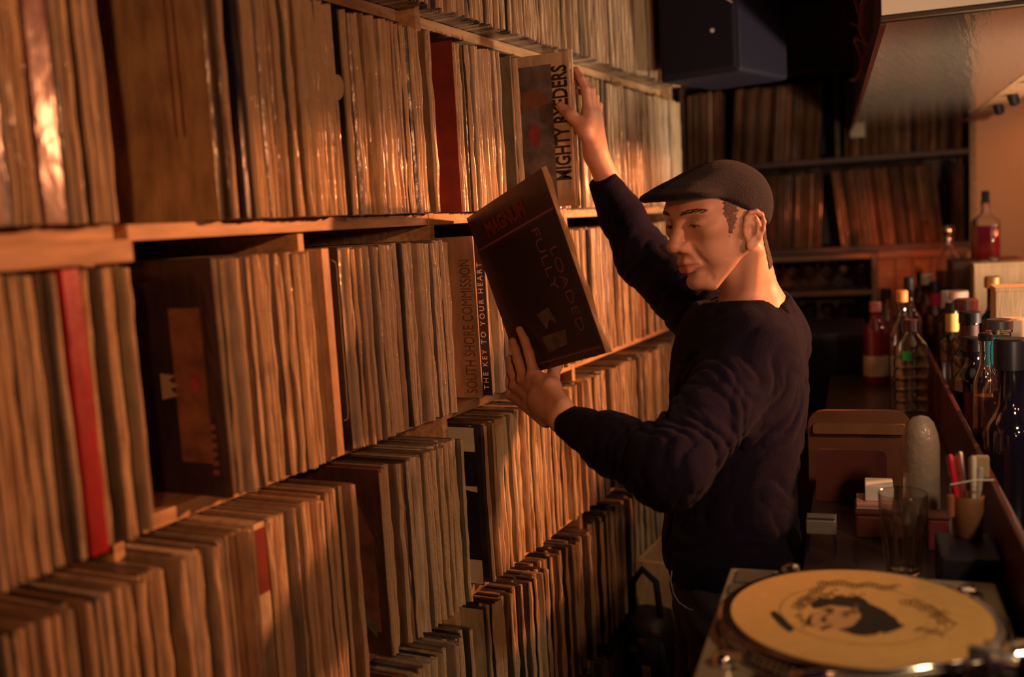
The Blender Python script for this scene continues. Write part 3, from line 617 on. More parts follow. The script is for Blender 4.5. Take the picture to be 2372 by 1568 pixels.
MB().lathe([(.0035, 0), (.0035, .008), (.001, .010)], (PC[0], PC[1], ZI + .0014), 12).build('spindle', M['chrome'], tt, smooth=True, sharp=40)
# cables and a black strap on the floor side, lower shelves
# ------------------------------------------------------------------ bottles and small things on the bar
def gl(name, col, rough=.03, **k): return mat(name, col, rough, trans=1.0, ior=1.45, **k)
def dark(name, col): return mat(name, col, .08, coat=.7, crough=.04, spec=.7)
B = {'clear': M['glass'], 'amber': gl('amber_glass', (.75, .30, .08)), 'black': dark('black_glass', (.010, .008, .018)), 'brown': dark('brown_glass', (.055, .016, .010)),
     'green': gl('green_glass', (.50, .62, .48)), 'red': dark('red_glass', (.16, .012, .02)), 'plum': dark('plum_glass', (.05, .010, .022)), 'pet': gl('water_bottle_plastic', (.92, .97, .94), .06)}
def bottle(label, base, Ht, R, rn, sh=.62, nk=.76, body='black', cap=None, capm=None, capr=None, band=None, liquid=None, name='bottle', square=0, neckband=None, ribs=0, grp='bottles along the bar', seg=24, stopper=False):
    """lathe-turned bottle: body, cap, paper label, neck wrap, liquid"""
    base = np.array(base, float); t = empty(name, base, label, 'bottle', grp)
    capm = capm or M['black']; hc = Ht * .12 if cap is None else cap
    hn = Ht - hc * .75
    prof = [(.0005, .004), (R * .80, .002), (R * .94, .0), (R, .008), (R, Ht * sh * .5), (R, Ht * sh)]
    if ribs:
        prof = prof[:4]
        for i in range(ribs):
            z0 = .02 + (Ht * sh - .03) * i / ribs; dz = (Ht * sh - .03) / ribs
            prof += [(R, z0), (R, z0 + dz * .55), (R * .90, z0 + dz * .75), (R, z0 + dz * .98)]
    for k in range(1, 7):
        u = k / 6; s = (1 - math.cos(u * math.pi)) / 2
        prof.append((R + (rn - R) * s, Ht * (sh + (nk - sh) * u)))
    prof += [(rn, hn - .012), (rn * 1.12, hn - .010), (rn * 1.12, hn - .004), (rn, hn)]
    solid = body in ('black', 'brown', 'red', 'plum')
    if not solid:
        w = .0022; prof += [(rn - w, hn)] + [(max(r - w, .0006), z + (0.003 if i < 3 else 0)) for i, (r, z) in reversed(list(enumerate(prof[2:-1])))] + [(.0006, .008)]
    MB().lathe(prof, base, seg, sq=square, ncap=solid).build('body', B[body], t, smooth=True, sharp=50)
    cr = capr or rn * 1.22; zc = Ht - hc
    if stopper: MB().lathe([(rn * .9, hn - .014), (rn * .9, hn), (rn * 1.3, hn + .002), (rn * 1.3, hn + .008), (cr * .55, hn + .012), (cr, hn + .012 + cr * .8), (cr * .7, hn + .012 + cr * 1.6), (.001, hn + .012 + cr * 1.85)], base, 20).build('stopper', capm, t, smooth=True, sharp=60)
    else: MB().lathe([(cr, zc), (cr * 1.0, zc + hc * .3), (cr, Ht - .003), (cr - .003, Ht), (.0005, Ht)], base, 20).build('cap', capm, t, smooth=True, sharp=40)
    if band:
        z0, z1, bm = band; MB().lathe([(R + .0008, Ht * z0), (R + .0008, Ht * z1)], base, seg, sq=square, ncap=False).build('paper_label', bm, t, smooth=True)
    if neckband:
        z0, z1, bm = neckband; rr_ = rn + .0012
        MB().lathe([(rr_ + (R - rn) * .05, Ht * z0), (rr_, Ht * z1)], base, 20, ncap=False).build('neck_wrap', bm, t, smooth=True)
    if liquid:
        fr, lm = liquid
        MB().lathe([(.0005, .006), (R - .003, .006), (R - .003, Ht * fr), (.0005, Ht * fr)], base, seg, sq=square).build('liquid', lm, t, smooth=True, sharp=40)
    return t
def on(px, Z, z):                                              # where a thing centred at column px, Z deep, stands on level z
    r = ray(px, 900); v = EYE + r * Z
    # same plan position on the level plane
    return np.array([v[0], v[1], z])
c_white = mat('cap_white', (.80, .74, .66), .5); c_gold = mat('cap_gold', (.60, .36, .14), .3, .8); c_amber = mat('cap_amber', (.75, .28, .07), .4); c_cork = mat('cork', (.66, .50, .36), .75, bump=.2)
c_cyan = mat('cyan_plastic', (.05, .48, .62), .4); c_yel = mat('yellow_paper', (.68, .50, .12), .55); c_pink = mat('magenta_foil', (.50, .02, .10), .35); c_silver = mat('cap_silver', (.62, .58, .52), .25, .9)
l_red = mat('red_liquid', (.14, .012, .016), .1); l_pink = mat('rose_liquid', (.42, .16, .10), .1); l_brn = mat('brown_liquid', (.25, .09, .03), .1); l_cream = mat('label_cream', (.55, .45, .33), .6, var=.2, vscale=30)
l_dark = mat('label_dark', (.10, .035, .03), .6, var=.4, vscale=40); l_green = mat('bright_green', (.03, .45, .06), .4); l_beige = mat('label_beige', (.50, .38, .26), .6, var=.25, vscale=25)
ZR = 1.1455
PLACED = [(2.537, .34, .06, 9), (2.537, .42, .06, 9), (3.257, .37, .06, 9), (3.257, .44, .06, 9)]               # the two wooden boxes keep their room
def col_at(px, lat):                                            # depth at which a picture column meets that lateral line
    return lat / (ray(px, 800) @ BP)
def stand(px, top, R, z=None, Z=None, lat=None):
    """place a bottle: returns its foot and its height; it keeps clear of the rail and of its neighbours"""
    z = ZL if z is None else z
    for k in range(150):
        if Z is not None: d = Z + .012 * k
        else: d = col_at(px, (.1965 + R if lat is None else lat) + .006 * k)
        v = EYE + ray(px, 800) * d; al, lt = (v - EYE) @ BD, (v - EYE) @ BP
        if z < ZL + .02 and lat is None and (lt < .1955 + R or (lt > .30 - R and 3.31 - R < al < 3.78 + R)): continue
        if all(math.hypot(al - a, lt - l) > R + r + .002 for a, l, r, _ in PLACED): break
    PLACED.append((al, lt, R, 0))
    return np.array([v[0], v[1], z]), EYE[2] + ray(px, top)[2] * d - z
def put(label, px, top, R, rn, sh=.62, nk=.76, body='black', z=None, Z=None, lat=None, **k):
    ft, h = stand(px, top, R, z, Z, lat)
    return bottle(label, ft, h, R, rn, sh, nk, body, **k)
put('tall square glass bottle of dark red liquor with a pourer by the orange wall', 2284, 442, .044, .013, .55, .70, 'clear', z=1.3605, Z=3.31, capm=M['matte'], capr=.012, cap=.040, liquid=(.50, l_red), square=6, seg=32)
put('big plain black bottle with a round shoulder at the rail', 2252, 780, .040, .016, .60, .78, 'black', cap=.03, capr=.021)
put('slim clear bottle with a slanting pattern between two black ones', 2283, 770, .022, .010, .68, .84, 'clear', cap=.014, liquid=(.62, l_brn))
put('large dark bottle with a stepped black cap near the right edge', 2342, 783, .041, .020, .50, .66, 'black', cap=.05, capr=.026)
put('round shouldered clear bottle with a cream label at the right', 2330, 905, .040, .018, .60, .84, 'clear', cap=.02, capr=.020, band=(.0, .42, l_beige), liquid=(.58, l_brn))
put('dark bottle cut by the right edge of the picture', 2394, 790, .04, .02, .52, .7, 'black', Z=1.62, cap=.06, capr=.025, band=(.1, .45, l_cream))
put('clear bottle with a cyan ribbed neck and a dark cap', 2314, 738, .034, .021, .55, .66, 'clear', capm=mat('cap_blackwhite', (.05, .04, .04), .4), cap=.018, capr=.024, neckband=(.74, .90, c_cyan), liquid=(.5, l_brn))
put('bottle with a pale cork stopper beside the cyan neck', 2348, 735, .036, .014, .62, .76, 'brown', capm=c_cork, cap=.036, capr=.024)
put('dark bottle with a gold lettered wrap and a broad black cap', 2247, 720, .041, .017, cap=.026, capr=.024, neckband=(.74, .90, l_dark))
put('gold and black topped bottle between the two wooden boxes', 2300, 638, .036, .014, Z=2.66, capm=c_gold, cap=.030, capr=.021)
put('black capped bottle with a yellow neck paper', 2206, 700, .037, .014, cap=.022, capr=.017, neckband=(.72, .92, c_yel))
put('bottle with a dark cap ringed in white', 2239, 690, .038, .016, body='plum', capm=mat('cap_dark_red', (.10, .03, .03), .4), cap=.028, capr=.027)
put('plum coloured bottle standing right behind the rail', 2222, 770, .034, .013, .58, .78, 'plum', band=(.15, .40, l_dark))
put('slender red liqueur bottle behind the rail', 2190, 790, .032, .012, .60, .8, 'red', band=(.12, .42, l_beige))
put('bottle with a broad cream cap in front of the far wooden box', 2221, 672, .038, .017, body='brown', capm=mat('cap_cream', (.72, .52, .40), .5), cap=.026, capr=.026)
put('bottle with a tall white cap left of the cream capped one', 2194, 672, .036, .014, body='brown', capm=c_white, cap=.05, capr=.0165)
put('black bottle with a magenta foil neck', 2166, 650, .037, .013, body='plum', neckband=(.72, .90, c_pink))
put('blue black bottle beside the magenta foil neck', 2186, 662, .036, .014)
put('clear round decanter of rosy liquor with a silver ball stopper', 2198, 528, .044, .014, .70, .86, 'clear', capm=M['chrome'], capr=.022, liquid=(.66, l_pink), stopper=True, name='decanter', Z=3.36)
put('bottle with a white screw cap below the decanter', 2148, 633, .036, .016, body='brown', capm=c_white, cap=.036, capr=.019)
put('dark bottle with a bright amber cap at the far end of the bar', 2132, 613, .034, .013, body='brown', capm=c_amber, cap=.026)
put('small dark bottle right of the far wooden box', 2359, 655, .033, .012, Z=2.75)
put('bottle with a small white ball stopper seen over the far wooden box', 2283, 603, .030, .012, z=ZR, Z=3.14, capm=c_white, cap=.02, capr=.015)
put('bottle with a silver cap seen over the far wooden box', 2304, 594, .030, .013, z=ZR, Z=3.20, capm=c_silver, cap=.03, capr=.019)
# on the work counter
t = bottle('ribbed clear water bottle with a green mark on the counter', on(2112, 2.39, ZC + .0004), .268, .040, .014, .72, .90, 'pet', capm=mat('cap_dark_plum', (.06, .015, .02), .4), cap=.028, capr=.018, ribs=6, name='water_bottle')
MB().box(np.array(t.location) + np.array([-.006, -.0415, .185]), (.022, .0012, .022), bev=.0004).build('green_mark', l_green, t)  # small bright green square on the bottle's side
put('thin dark bottle left of the rail at the far end', 2108, 640, .032, .012, body='brown', lat=.146, z=ZC + .0004)
bottle('clear bottle with an orange cap left behind the water bottle', on(2092, 2.62, ZC + .0004), .318, .035, .012, .62, .80, 'clear', capm=c_amber, cap=.03, capr=.015)
bottle('pink red bottle with a tan label at the far left of the counter', on(2030, 3.05, ZC + .0004), .25, .036, .014, .62, .84, 'red', capm=mat('cap_rose', (.5, .16, .14), .4), cap=.03, band=(.1, .35, l_beige))
bottle('dim glass bottle behind the pink red bottle', on(2056, 3.16, ZC + .0004), .28, .036, .013, .6, .8, 'clear', capm=M['black'], liquid=(.4, l_brn))
# frosted bottle
t = empty('frosted_bottle', on(2132, 1.62, ZC + .0004), 'frosted plastic bottle with a round shoulder behind the empty tumbler', 'bottle')
MB().lathe([(.0005, .002), (.025, 0), (.0285, .006), (.0285, .12), (.0285, .15), (.026, .170), (.020, .188), (.012, .197), (.0005, .200)], t.location, 28).build('body', mat('frosted_plastic', (.50, .43, .36), .32, trans=.45, bump=.5, bscale=90, coat=.3), t, smooth=True)
# tumbler
t = empty('tumbler', at_h(2094, 1330, ZC + .0005), 'empty ribbed glass tumbler standing behind the turntable', 'glass')
V = []; seg = 40
prof = [(.0005, .004), (.020, .003), (.0225, 0), (.0240, .004), (.0295, .060), (.0335, .090), (.0343, .118), (.0345, .1232), (.0340, .1240), (.0334, .1232), (.0331, .118), (.0323, .090), (.0284, .060), (.0228, .012), (.0200, .009), (.0005, .009)]
mb = MB().lathe(prof, t.location, seg)
v = mb.v[0]; c0 = np.array(t.location)
for i in range(len(prof)):
    if 3 <= i <= 4:
        for k in range(seg):
            q = v[i * seg + k] - c0; s = 1 + (.03 if k % 4 < 2 else -.015); v[i * seg + k] = c0 + np.array([q[0] * s, q[1] * s, q[2]])
mb.build('bowl', gl('worn_glass', (.86, .86, .83), .07), t, smooth=True, sharp=32)
# pen cup and pens
pc = on(2240, 1.415, 1.0838)
q_ = bb(MB(), 1.428, 1.545, .103, .1795, ZC + .0004, 1.0834, .004).build('dark_box', mat('navy_box', (.012, .010, .022), .5)); tag(q_, 'low navy box under the pen cup beside the bar rail', 'box')
t = empty('pen_cup', pc, 'brown cup of pens standing by the bar rail', 'cup')
MB().lathe([(.0005, .003), (.018, 0), (.0195, .003), (.0215, .060), (.0207, .061), (.0200, .060), (.018, .006), (.0005, .006)], pc, 24).build('body', mat('brown_cup', (.17, .08, .035), .5, bump=.1), t, smooth=True, sharp=50)
PENS = [((-.016, -.004), (-.023, .003), .118, mat('red_pen', (.62, .02, .06), .25), 'red pen leaning left in the brown cup'), ((-.010, .016), (-.016, .013), .113, mat('pink_pen', (.70, .45, .40), .25), 'pale pink pen leaning left in the brown cup'),
        ((.0, .004), (-.010, .006), .122, M['steel'], 'slim silver pen in the middle of the brown cup'), ((.014, -.014), (.008, -.013), .121, mat('clear_pen', (.55, .55, .48), .2), 'clear pen standing upright in the brown cup'), ((.018, .010), (.017, .010), .100, mat('grey_pen', (.3, .3, .28), .3), 'short grey pen at the right of the brown cup')]
for a, b, L, m, lab in PENS:
    p0 = pc + np.array([a[0] * .5, a[1] * .5, .0075]); p1 = pc + np.array([b[0], b[1], L]); d = p1 - p0
    t = empty('pen', p0, lab, 'pen', 'pens in the brown cup')
    MB().tube([p0, p0 + d * .06, p0 + d * .62], [.0012, .0033, .0036], 10).build('barrel', m, t, smooth=True, sharp=40)
    MB().tube([p0 + d * .62, p0 + d * .97, p1], [.0041, .0041, .0026], 10).build('cap', m, t, smooth=True, sharp=40)
    MB().tube([p0 + d * .7 + [-.0052, 0, 0], p0 + d * .98 + [-.0052, 0, 0]], .0009, 6).build('clip', M['steel'], t)
g = MB().box(on(2273, 1.475, 1.1515), (.020, .012, .034), RM, bev=.003).build('paper_slip', mat('olive_paper', (.34, .29, .17), .7)); tag(g, 'small olive paper slip clipped on the bar rail', 'paper')
g.location.z = 1.1515
k = at(2202, 1195, 1.40); t = empty('bottle_opener', k, 'small opener with a brown grip hanging left of the pen cup', 'opener')
# hangs on a thin hook fixed to the counter edge
MB().tube([k + [0, 0, .03], k + [0, 0, .0]], .005, 8).build('grip', mat('brown_grip', (.28, .10, .06), .5), t); MB().tube([k, k - [0, 0, .04]], .0016, 6).build('shaft', M['steel'], t)
MB().tube([k + [0, 0, .03], k + [0, 0, .045], k + [.03, .012, .05], k + [.055, .02, .05]], .0012, 6).build('hook', M['steel'], t)
# things between the man and the tumbler
cm = mat('brown_leather', (.17, .065, .035), .5, coat=.2, bump=.2); cm2 = mat('dark_red_panel', (.10, .025, .022), .45)
t = empty('wooden_board', bar(2.0, -.02, ZC + .0004), 'brown board with rounded corners leaning behind the dark red panel', 'board')
def rr(cx_, w, h, z0, al, th, r=.03):
    pts = []
    for (sx, sz, a0) in ((1, 0, -90), (1, 1, 0), (-1, 1, 90), (-1, 0, 180)):
        for q in range(5):
            an = math.radians(a0 + q * 22.5); rad = r if sz else .004
            pts.append(bar(al, cx_ + sx * (w / 2 - rad) + rad * math.cos(an), z0 + (h - rad if sz else rad) + rad * math.sin(an)))
    return pts
MB().flat(rr(.0, .19, .148, ZC + .0004, 2.02, .02), BD, .014).build('board', cm, t)
MB().flat(rr(.0, .17, .02, ZC + .105, 2.006, .02, .006), BD, .012).build('ledge', mat('tan_leather', (.24, .11, .055), .45), t)
t = empty('red_tray', bar(1.86, -.03, ZC + .0004), 'dark red panel standing behind the metal napkin stand', 'panel')
MB().flat(rr(-.015, .125, .098, ZC + .0004, 1.90, .02, .012), BD, .008).build('panel', cm2, t)
t = empty('red_box', bar(1.72, .05, ZC + .0004), 'dark red box standing behind the tumbler under a pink lid', 'box')
bb(MB(), 1.69, 1.76, -.008, .055, ZC + .0004, ZC + .038, .004).build('carton', mat('dark_red_carton', (.12, .03, .022), .5, var=.4, vscale=25), t); bb(MB(), 1.689, 1.761, -.009, .056, ZC + .0385, ZC + .047, .003).build('lid', cm2, t)
t = empty('paper_box', bar(1.72, .02, ZC + .0474), 'white card box with a pink lid lying on the dark red box', 'box')
bb(MB(), 1.695, 1.755, -.006, .050, ZC + .0474, ZC + .0515, .001).build('tray', mat('pale_tray', (.40, .30, .26), .5), t)
bb(MB(), 1.695, 1.755, -.006, .050, ZC + .0519, ZC + .0585, .002).build('lid', mat('pink_lid', (.70, .30, .26), .35), t)
bb(MB(), 1.705, 1.755, .008, .052, ZC + .0589, ZC + .086, .002).build('card', M['white'], t)
t = empty('red_box', bar(1.66, .12, ZC + .0004), 'small dark red packet right of the tumbler', 'box')
bb(MB(), 1.64, 1.68, .100, .135, ZC + .0004, ZC + .05, .003).build('carton', mat('wine_carton', (.16, .03, .04), .5), t); bb(MB(), 1.639, 1.681, .099, .136, ZC + .0505, ZC + .056, .002).build('flap', cm2, t)
t = empty('napkin_stand', bar(1.62, -.06, ZC + .0004), 'small metal stand on thin wire legs beside the turntable', 'stand')
bb(MB(), 1.60, 1.64, -.082, -.036, ZC + .032, ZC + .055, .002).build('holder', mat('dull_metal', (.42, .40, .36), .35, .7), t); MB().tube([bar(1.598, -.080, ZC + .058), bar(1.598, -.038, ZC + .058)], .0013, 6).build('top_wire', M['chrome'], t)
for l in (-.078, -.041):
    for al in (1.602, 1.638): MB().tube([bar(al, l + (.003 if l > -.06 else -.002), ZC + .0006), bar(al, l, ZC + .033)], .0012, 6).build('leg', M['chrome'], t)
# floor level: bag, straps
t = empty('wooden_crate', np.array([.12, 2.60, .002]), 'pale wooden crate standing by the low shelves behind the black bag', 'crate')
for k in range(4):
    MB().box((.12, 2.424, .085 + k * .166), (.19, .012, .160), bev=.002).build('front_board', M['boxwood'], t); MB().box((.12, 2.776, .085 + k * .166), (.19, .012, .160), bev=.002).build('rear_board', M['boxwood'], t)
    MB().box((.209, 2.60, .085 + k * .166), (.012, .338, .160), bev=.002).build('side_board', M['boxwood'], t); MB().box((.031, 2.60, .085 + k * .166), (.012, .338, .160), bev=.002).build('side_board', M['boxwood'], t)
MB().box((.12, 2.60, .011), (.164, .337, .014)).build('bottom_board', M['boxwood'], t)
t = empty('shoulder_bag', np.array([.085, 2.34, .002]), 'tall black bag with metal buckles standing in front of the pale crate', 'bag')
bc_ = np.array([.085, 2.335, .285])
MB().box(bc_, (.115, .13, .56), bev=.035).build('body', mat('black_nylon', (.014, .013, .018), .6, bump=.4, bscale=30), t, smooth=True)
MB().tube([bc_ + [-.035, -.02, .272], bc_ + [-.03, -.03, .36], bc_ + [.0, -.03, .40], bc_ + [.035, -.03, .37], bc_ + [.04, -.02, .272]], .009, 8).build('strap', M['matte'], t, smooth=True)
MB().tube([bc_ + [.045, -.05, .22], bc_ + [.07, -.068, .10], bc_ + [.060, -.070, -.05]], .010, 8).build('strap', M['matte'], t, smooth=True)
for j, (dx, dz) in enumerate(((-.02, .20), (.005, .225), (.04, .25))): MB().box(bc_ + [dx, -.0665, dz], (.022, .006, .014), bev=.002).build('buckle', M['steel'], t)
MB().box(bc_ + [.012, -.0665, .10], (.022, .004, .12), bev=.001).build('pale_strip', mat('pale_strip', (.34, .27, .17), .6), t)
# ------------------------------------------------------------------ signed-distance modelling for the man
class SDF:
    """smooth union of tapered capsules and ellipsoids, meshed block by block with surface nets"""
    def __init__(s): s.p = []; s.post = None; s.cols = []
    def _add(s, fn, lo, hi, op, k): s.p.append((fn, (np.array(lo) + hi) / 2, float(np.linalg.norm(np.array(hi) - lo) / 2), op, k))
    def cone(s, a, b, ra, rb, k=.01, op='u'):
        a = np.array(a, float); b = np.array(b, float); ba = b - a; l2 = max(ba @ ba, 1e-12)
        def fn(P):
            pa = P - a; t = np.clip(pa @ ba / l2, 0, 1); return np.sqrt(((pa - t[..., None] * ba) ** 2).sum(-1)) - (ra + (rb - ra) * t)
        r = max(ra, rb); s._add(fn, np.minimum(a, b) - r, np.maximum(a, b) + r, op, k); return s
    def capped(s, a, b, ra, rb, k=.01, op='u', rd=.003):
        """tapered cylinder with flat, slightly rounded ends"""
        a = np.array(a, float); b = np.array(b, float); ba = b - a; L = np.linalg.norm(ba); u = ba / L
        def fn(P):
            pa = P - a; h = pa @ u; t = np.clip(h / L, 0, 1); q = np.sqrt(np.maximum((pa ** 2).sum(-1) - h * h, 0)) - (ra + (rb - ra) * t) + rd
            w = np.abs(h - L / 2) - L / 2 + rd
            return np.minimum(np.maximum(q, w), 0) + np.sqrt(np.maximum(q, 0) ** 2 + np.maximum(w, 0) ** 2) - rd
        r = max(ra, rb) * 1.1; s._add(fn, np.minimum(a, b) - r, np.maximum(a, b) + r, op, k); return s
    def ell(s, c, r, R=None, k=.01, op='u'):
        c = np.array(c, float); r = np.array(r, float); R = np.eye(3) if R is None else np.array(R)
        def fn(P):
            q = (P - c) @ R; k0 = np.sqrt(((q / r) ** 2).sum(-1)); k1 = np.sqrt(((q / (r * r)) ** 2).sum(-1)); return k0 * (k0 - 1) / np.maximum(k1, 1e-9)
        m = r.max(); s._add(fn, c - m, c + m, op, k); return s
    def chain(s, pts, rs, k=.01, op='u'):
        for i in range(len(pts) - 1): s.cone(pts[i], pts[i + 1], rs[i], rs[i + 1], k, op)
        return s
    def plane(s, c, n, k=.002):
        """keep what lies behind the plane"""
        c = np.array(c, float); n = _n(n); s.p.append((lambda P: (P - c) @ n, c, 9.0, 'i', k)); return s
    def ev(s, P, prims=None):
        d = None
        for fn, c, r, op, k in (s.p if prims is None else prims):
            e = fn(P)
            if d is None:
                d = e if op == 'u' else np.full(P.shape[:-1], 1.0); 
                if op == 'u': continue
            if op == 'u': h = np.clip(.5 + .5 * (d - e) / k, 0, 1); d = d + (e - d) * h - k * h * (1 - h)
            elif op == 's': h = np.clip(.5 - .5 * (d + e) / k, 0, 1); d = d + (-e - d) * h + k * h * (1 - h)
            else: h = np.clip(.5 - .5 * (d - e) / k, 0, 1); d = d + (e - d) * h + k * h * (1 - h)
        if s.post is not None: d = s.post(P, d)
        return d
    def mesh(s, vox, lo, hi, n=14):
        lo = np.array(lo, float); hi = np.array(hi, float); N = np.ceil((hi - lo) / (vox * n)).astype(int)
        half = vox * (n + 2) * .87; verts = {}; keys_all, pos_all, quads = [], [], []
        big = np.array(N) * n + 3
        for bx in range(N[0]):
            for by in range(N[1]):
                for bz in range(N[2]):
                    o = lo + np.array([bx, by, bz]) * n * vox; c = o + (n + 1) * vox / 2
                    pr = [p for p in s.p if p[3] == 'i' or np.linalg.norm(c - p[1]) < p[2] + half + p[4] + .012]
                    if not any(p[3] == 'u' for p in pr): continue
                    dc = s.ev(c[None, :], pr)[0]
                    if abs(dc) > half * 1.9: continue
                    g = np.arange(n + 2) * vox
                    P = np.stack(np.meshgrid(o[0] + g, o[1] + g, o[2] + g, indexing='ij'), -1)
                    D = s.ev(P, pr); S_ = D < 0
                    if S_.all() or not S_.any(): continue
                    # cells
                    cs = [D[i:n + 1 + i, j:n + 1 + j, q:n + 1 + q] for i in (0, 1) for j in (0, 1) for q in (0, 1)]
                    sg = np.stack([x < 0 for x in cs]); act = sg.any(0) & ~sg.all(0)
                    acc = np.zeros(act.shape + (3,)); cnt = np.zeros(act.shape)
                    off = [(i, j, q) for i in (0, 1) for j in (0, 1) for q in (0, 1)]
                    for a in range(8):
                        for b in range(a + 1, 8):
                            df = [off[b][t] - off[a][t] for t in range(3)]
                            if sum(map(abs, df)) != 1: continue
                            cr = sg[a] != sg[b]; den = cs[a] - cs[b]; t = np.where(cr, cs[a] / np.where(np.abs(den) < 1e-12, 1, den), 0)
                            for ax in range(3): acc[..., ax] += np.where(cr, off[a][ax] + t * df[ax], 0)
                            cnt += cr
                    idx = np.argwhere(act); gi = idx + np.array([bx, by, bz]) * n
                    key = (gi[:, 0] * big[1] + gi[:, 1]) * big[2] + gi[:, 2]
                    pos = o + (idx + acc[act] / cnt[act][:, None]) * vox
                    keys_all.append(key); pos_all.append(pos)
                    K = np.full(act.shape, -1, dtype=np.int64); K[act] = key
                    for ax in range(3):
                        sl = [slice(1, n + 1)] * 3; sl[ax] = slice(0, n); s2 = list(sl); s2[ax] = slice(1, n + 1)
                        A, Bq = S_[tuple(sl)], S_[tuple(s2)]; e = np.argwhere(A != Bq)
                        if not len(e): continue
                        inn = A[A != Bq]; st = np.array([1, 1, 1]); st[ax] = 0; e = e + st
                        u, w = (ax + 1) % 3, (ax + 2) % 3; U = np.eye(3, dtype=int)[u]; V_ = np.eye(3, dtype=int)[w]
                        q = [K[tuple((e - a * U - b * V_).T)] for a, b in ((0, 0), (1, 0), (1, 1), (0, 1))]
                        q = np.stack(q, 1); q[~inn] = q[~inn][:, ::-1]; quads.append(q)
        keys = np.concatenate(keys_all); pos = np.concatenate(pos_all); uk, first = np.unique(keys, return_index=True)
        Q = np.concatenate(quads); Q = np.searchsorted(uk, Q); return pos[first], Q
def sdf_obj(name, sd, vox, lo, hi, m, parent, colf=None, smooth_it=0):
    V, Q = sd.mesh(vox, lo, hi)
    for _ in range(smooth_it):
        acc = np.zeros_like(V); cn = np.zeros(len(V))
        for a in range(4):
            for b in ((a + 1) % 4, (a + 3) % 4): np.add.at(acc, Q[:, a], V[Q[:, b]]); np.add.at(cn, Q[:, a], 1)
        V = V * .5 + .5 * acc / cn[:, None]
    me = bpy.data.meshes.new(name); base = worldloc(parent)
    me.vertices.add(len(V)); me.vertices.foreach_set('co', (V - base).astype(np.float32).ravel())
    me.loops.add(len(Q) * 4); me.loops.foreach_set('vertex_index', Q.astype(np.int32).ravel())
    me.polygons.add(len(Q)); me.polygons.foreach_set('loop_start', np.arange(len(Q), dtype=np.int32) * 4)
    me.polygons.foreach_set('use_smooth', [True] * len(Q)); me.update(calc_edges=True); me.validate()
    for q in (m if isinstance(m, (list, tuple)) else [m]): me.materials.append(q)
    if colf is not None:
        c = colf(V); ca = me.color_attributes.new('Col', 'FLOAT_COLOR', 'POINT'); ca.data.foreach_set('color', np.hstack([c, np.ones((len(c), 1))]).astype(np.float32).ravel())
    o = bpy.data.objects.new(name, me); COL.objects.link(o); o.parent = parent; return o

# ------------------------------------------------------------------ the man
HEADC = np.array([.448, 1.731, 1.540]) + _r * .0135 + _u * .0245
yaw = math.radians(30); pit = math.radians(11)
rh = _n([_r[0], _r[1], 0]); ah = _n([_f[0], _f[1], 0])
F0 = -rh * math.cos(yaw) - ah * math.sin(yaw); L0 = np.cross([0, 0, 1.0], F0)
HF = F0 * math.cos(pit) - np.array([0, 0, 1]) * math.sin(pit); HU = np.cross(HF, L0)
HR = np.array([HF, L0, HU]).T                                  # columns: forward, his left, up
def h_(x, y, z): return HEADC + HR @ np.array([x, y, z])
def he(sd, x, y, z, rx, ry, rz, k=.01, op='u', tilt=None):
    R = HR if tilt is None else HR @ tilt
    return sd.ell(h_(x, y, z), (rx, ry, rz), R, k, op)
def rot(ax, deg):
    a = math.radians(deg); c, s = math.cos(a), math.sin(a)
    return np.array({'x': [[1, 0, 0], [0, c, -s], [0, s, c]], 'y': [[c, 0, s], [0, 1, 0], [-s, 0, c]], 'z': [[c, -s, 0], [s, c, 0], [0, 0, 1]]}[ax])
SHL, SHR = at(1742, 838, 1.68), at(1662, 768, 1.97)             # shoulders
ELL_, WRL = at(1548, 1088, 1.52), at(1303, 970, 1.69)
ELR, WRR = at(1492, 598, 2.13), np.array([.160, 1.930, 1.700])
NECK = at(1757, 706, 1.80)
CHEST, BELLY, HIP = at(1698, 905, 1.80), at(1690, 1165, 1.775), at(1695, 1330, 1.76)
SV = _n((SHR - SHL) * [1, 1, 0]); FT = np.cross([0, 0, 1.0], SV); FT = -FT if FT[0] > 0 else FT
TR_ = np.array([FT, SV, [0, 0, 1]]).T
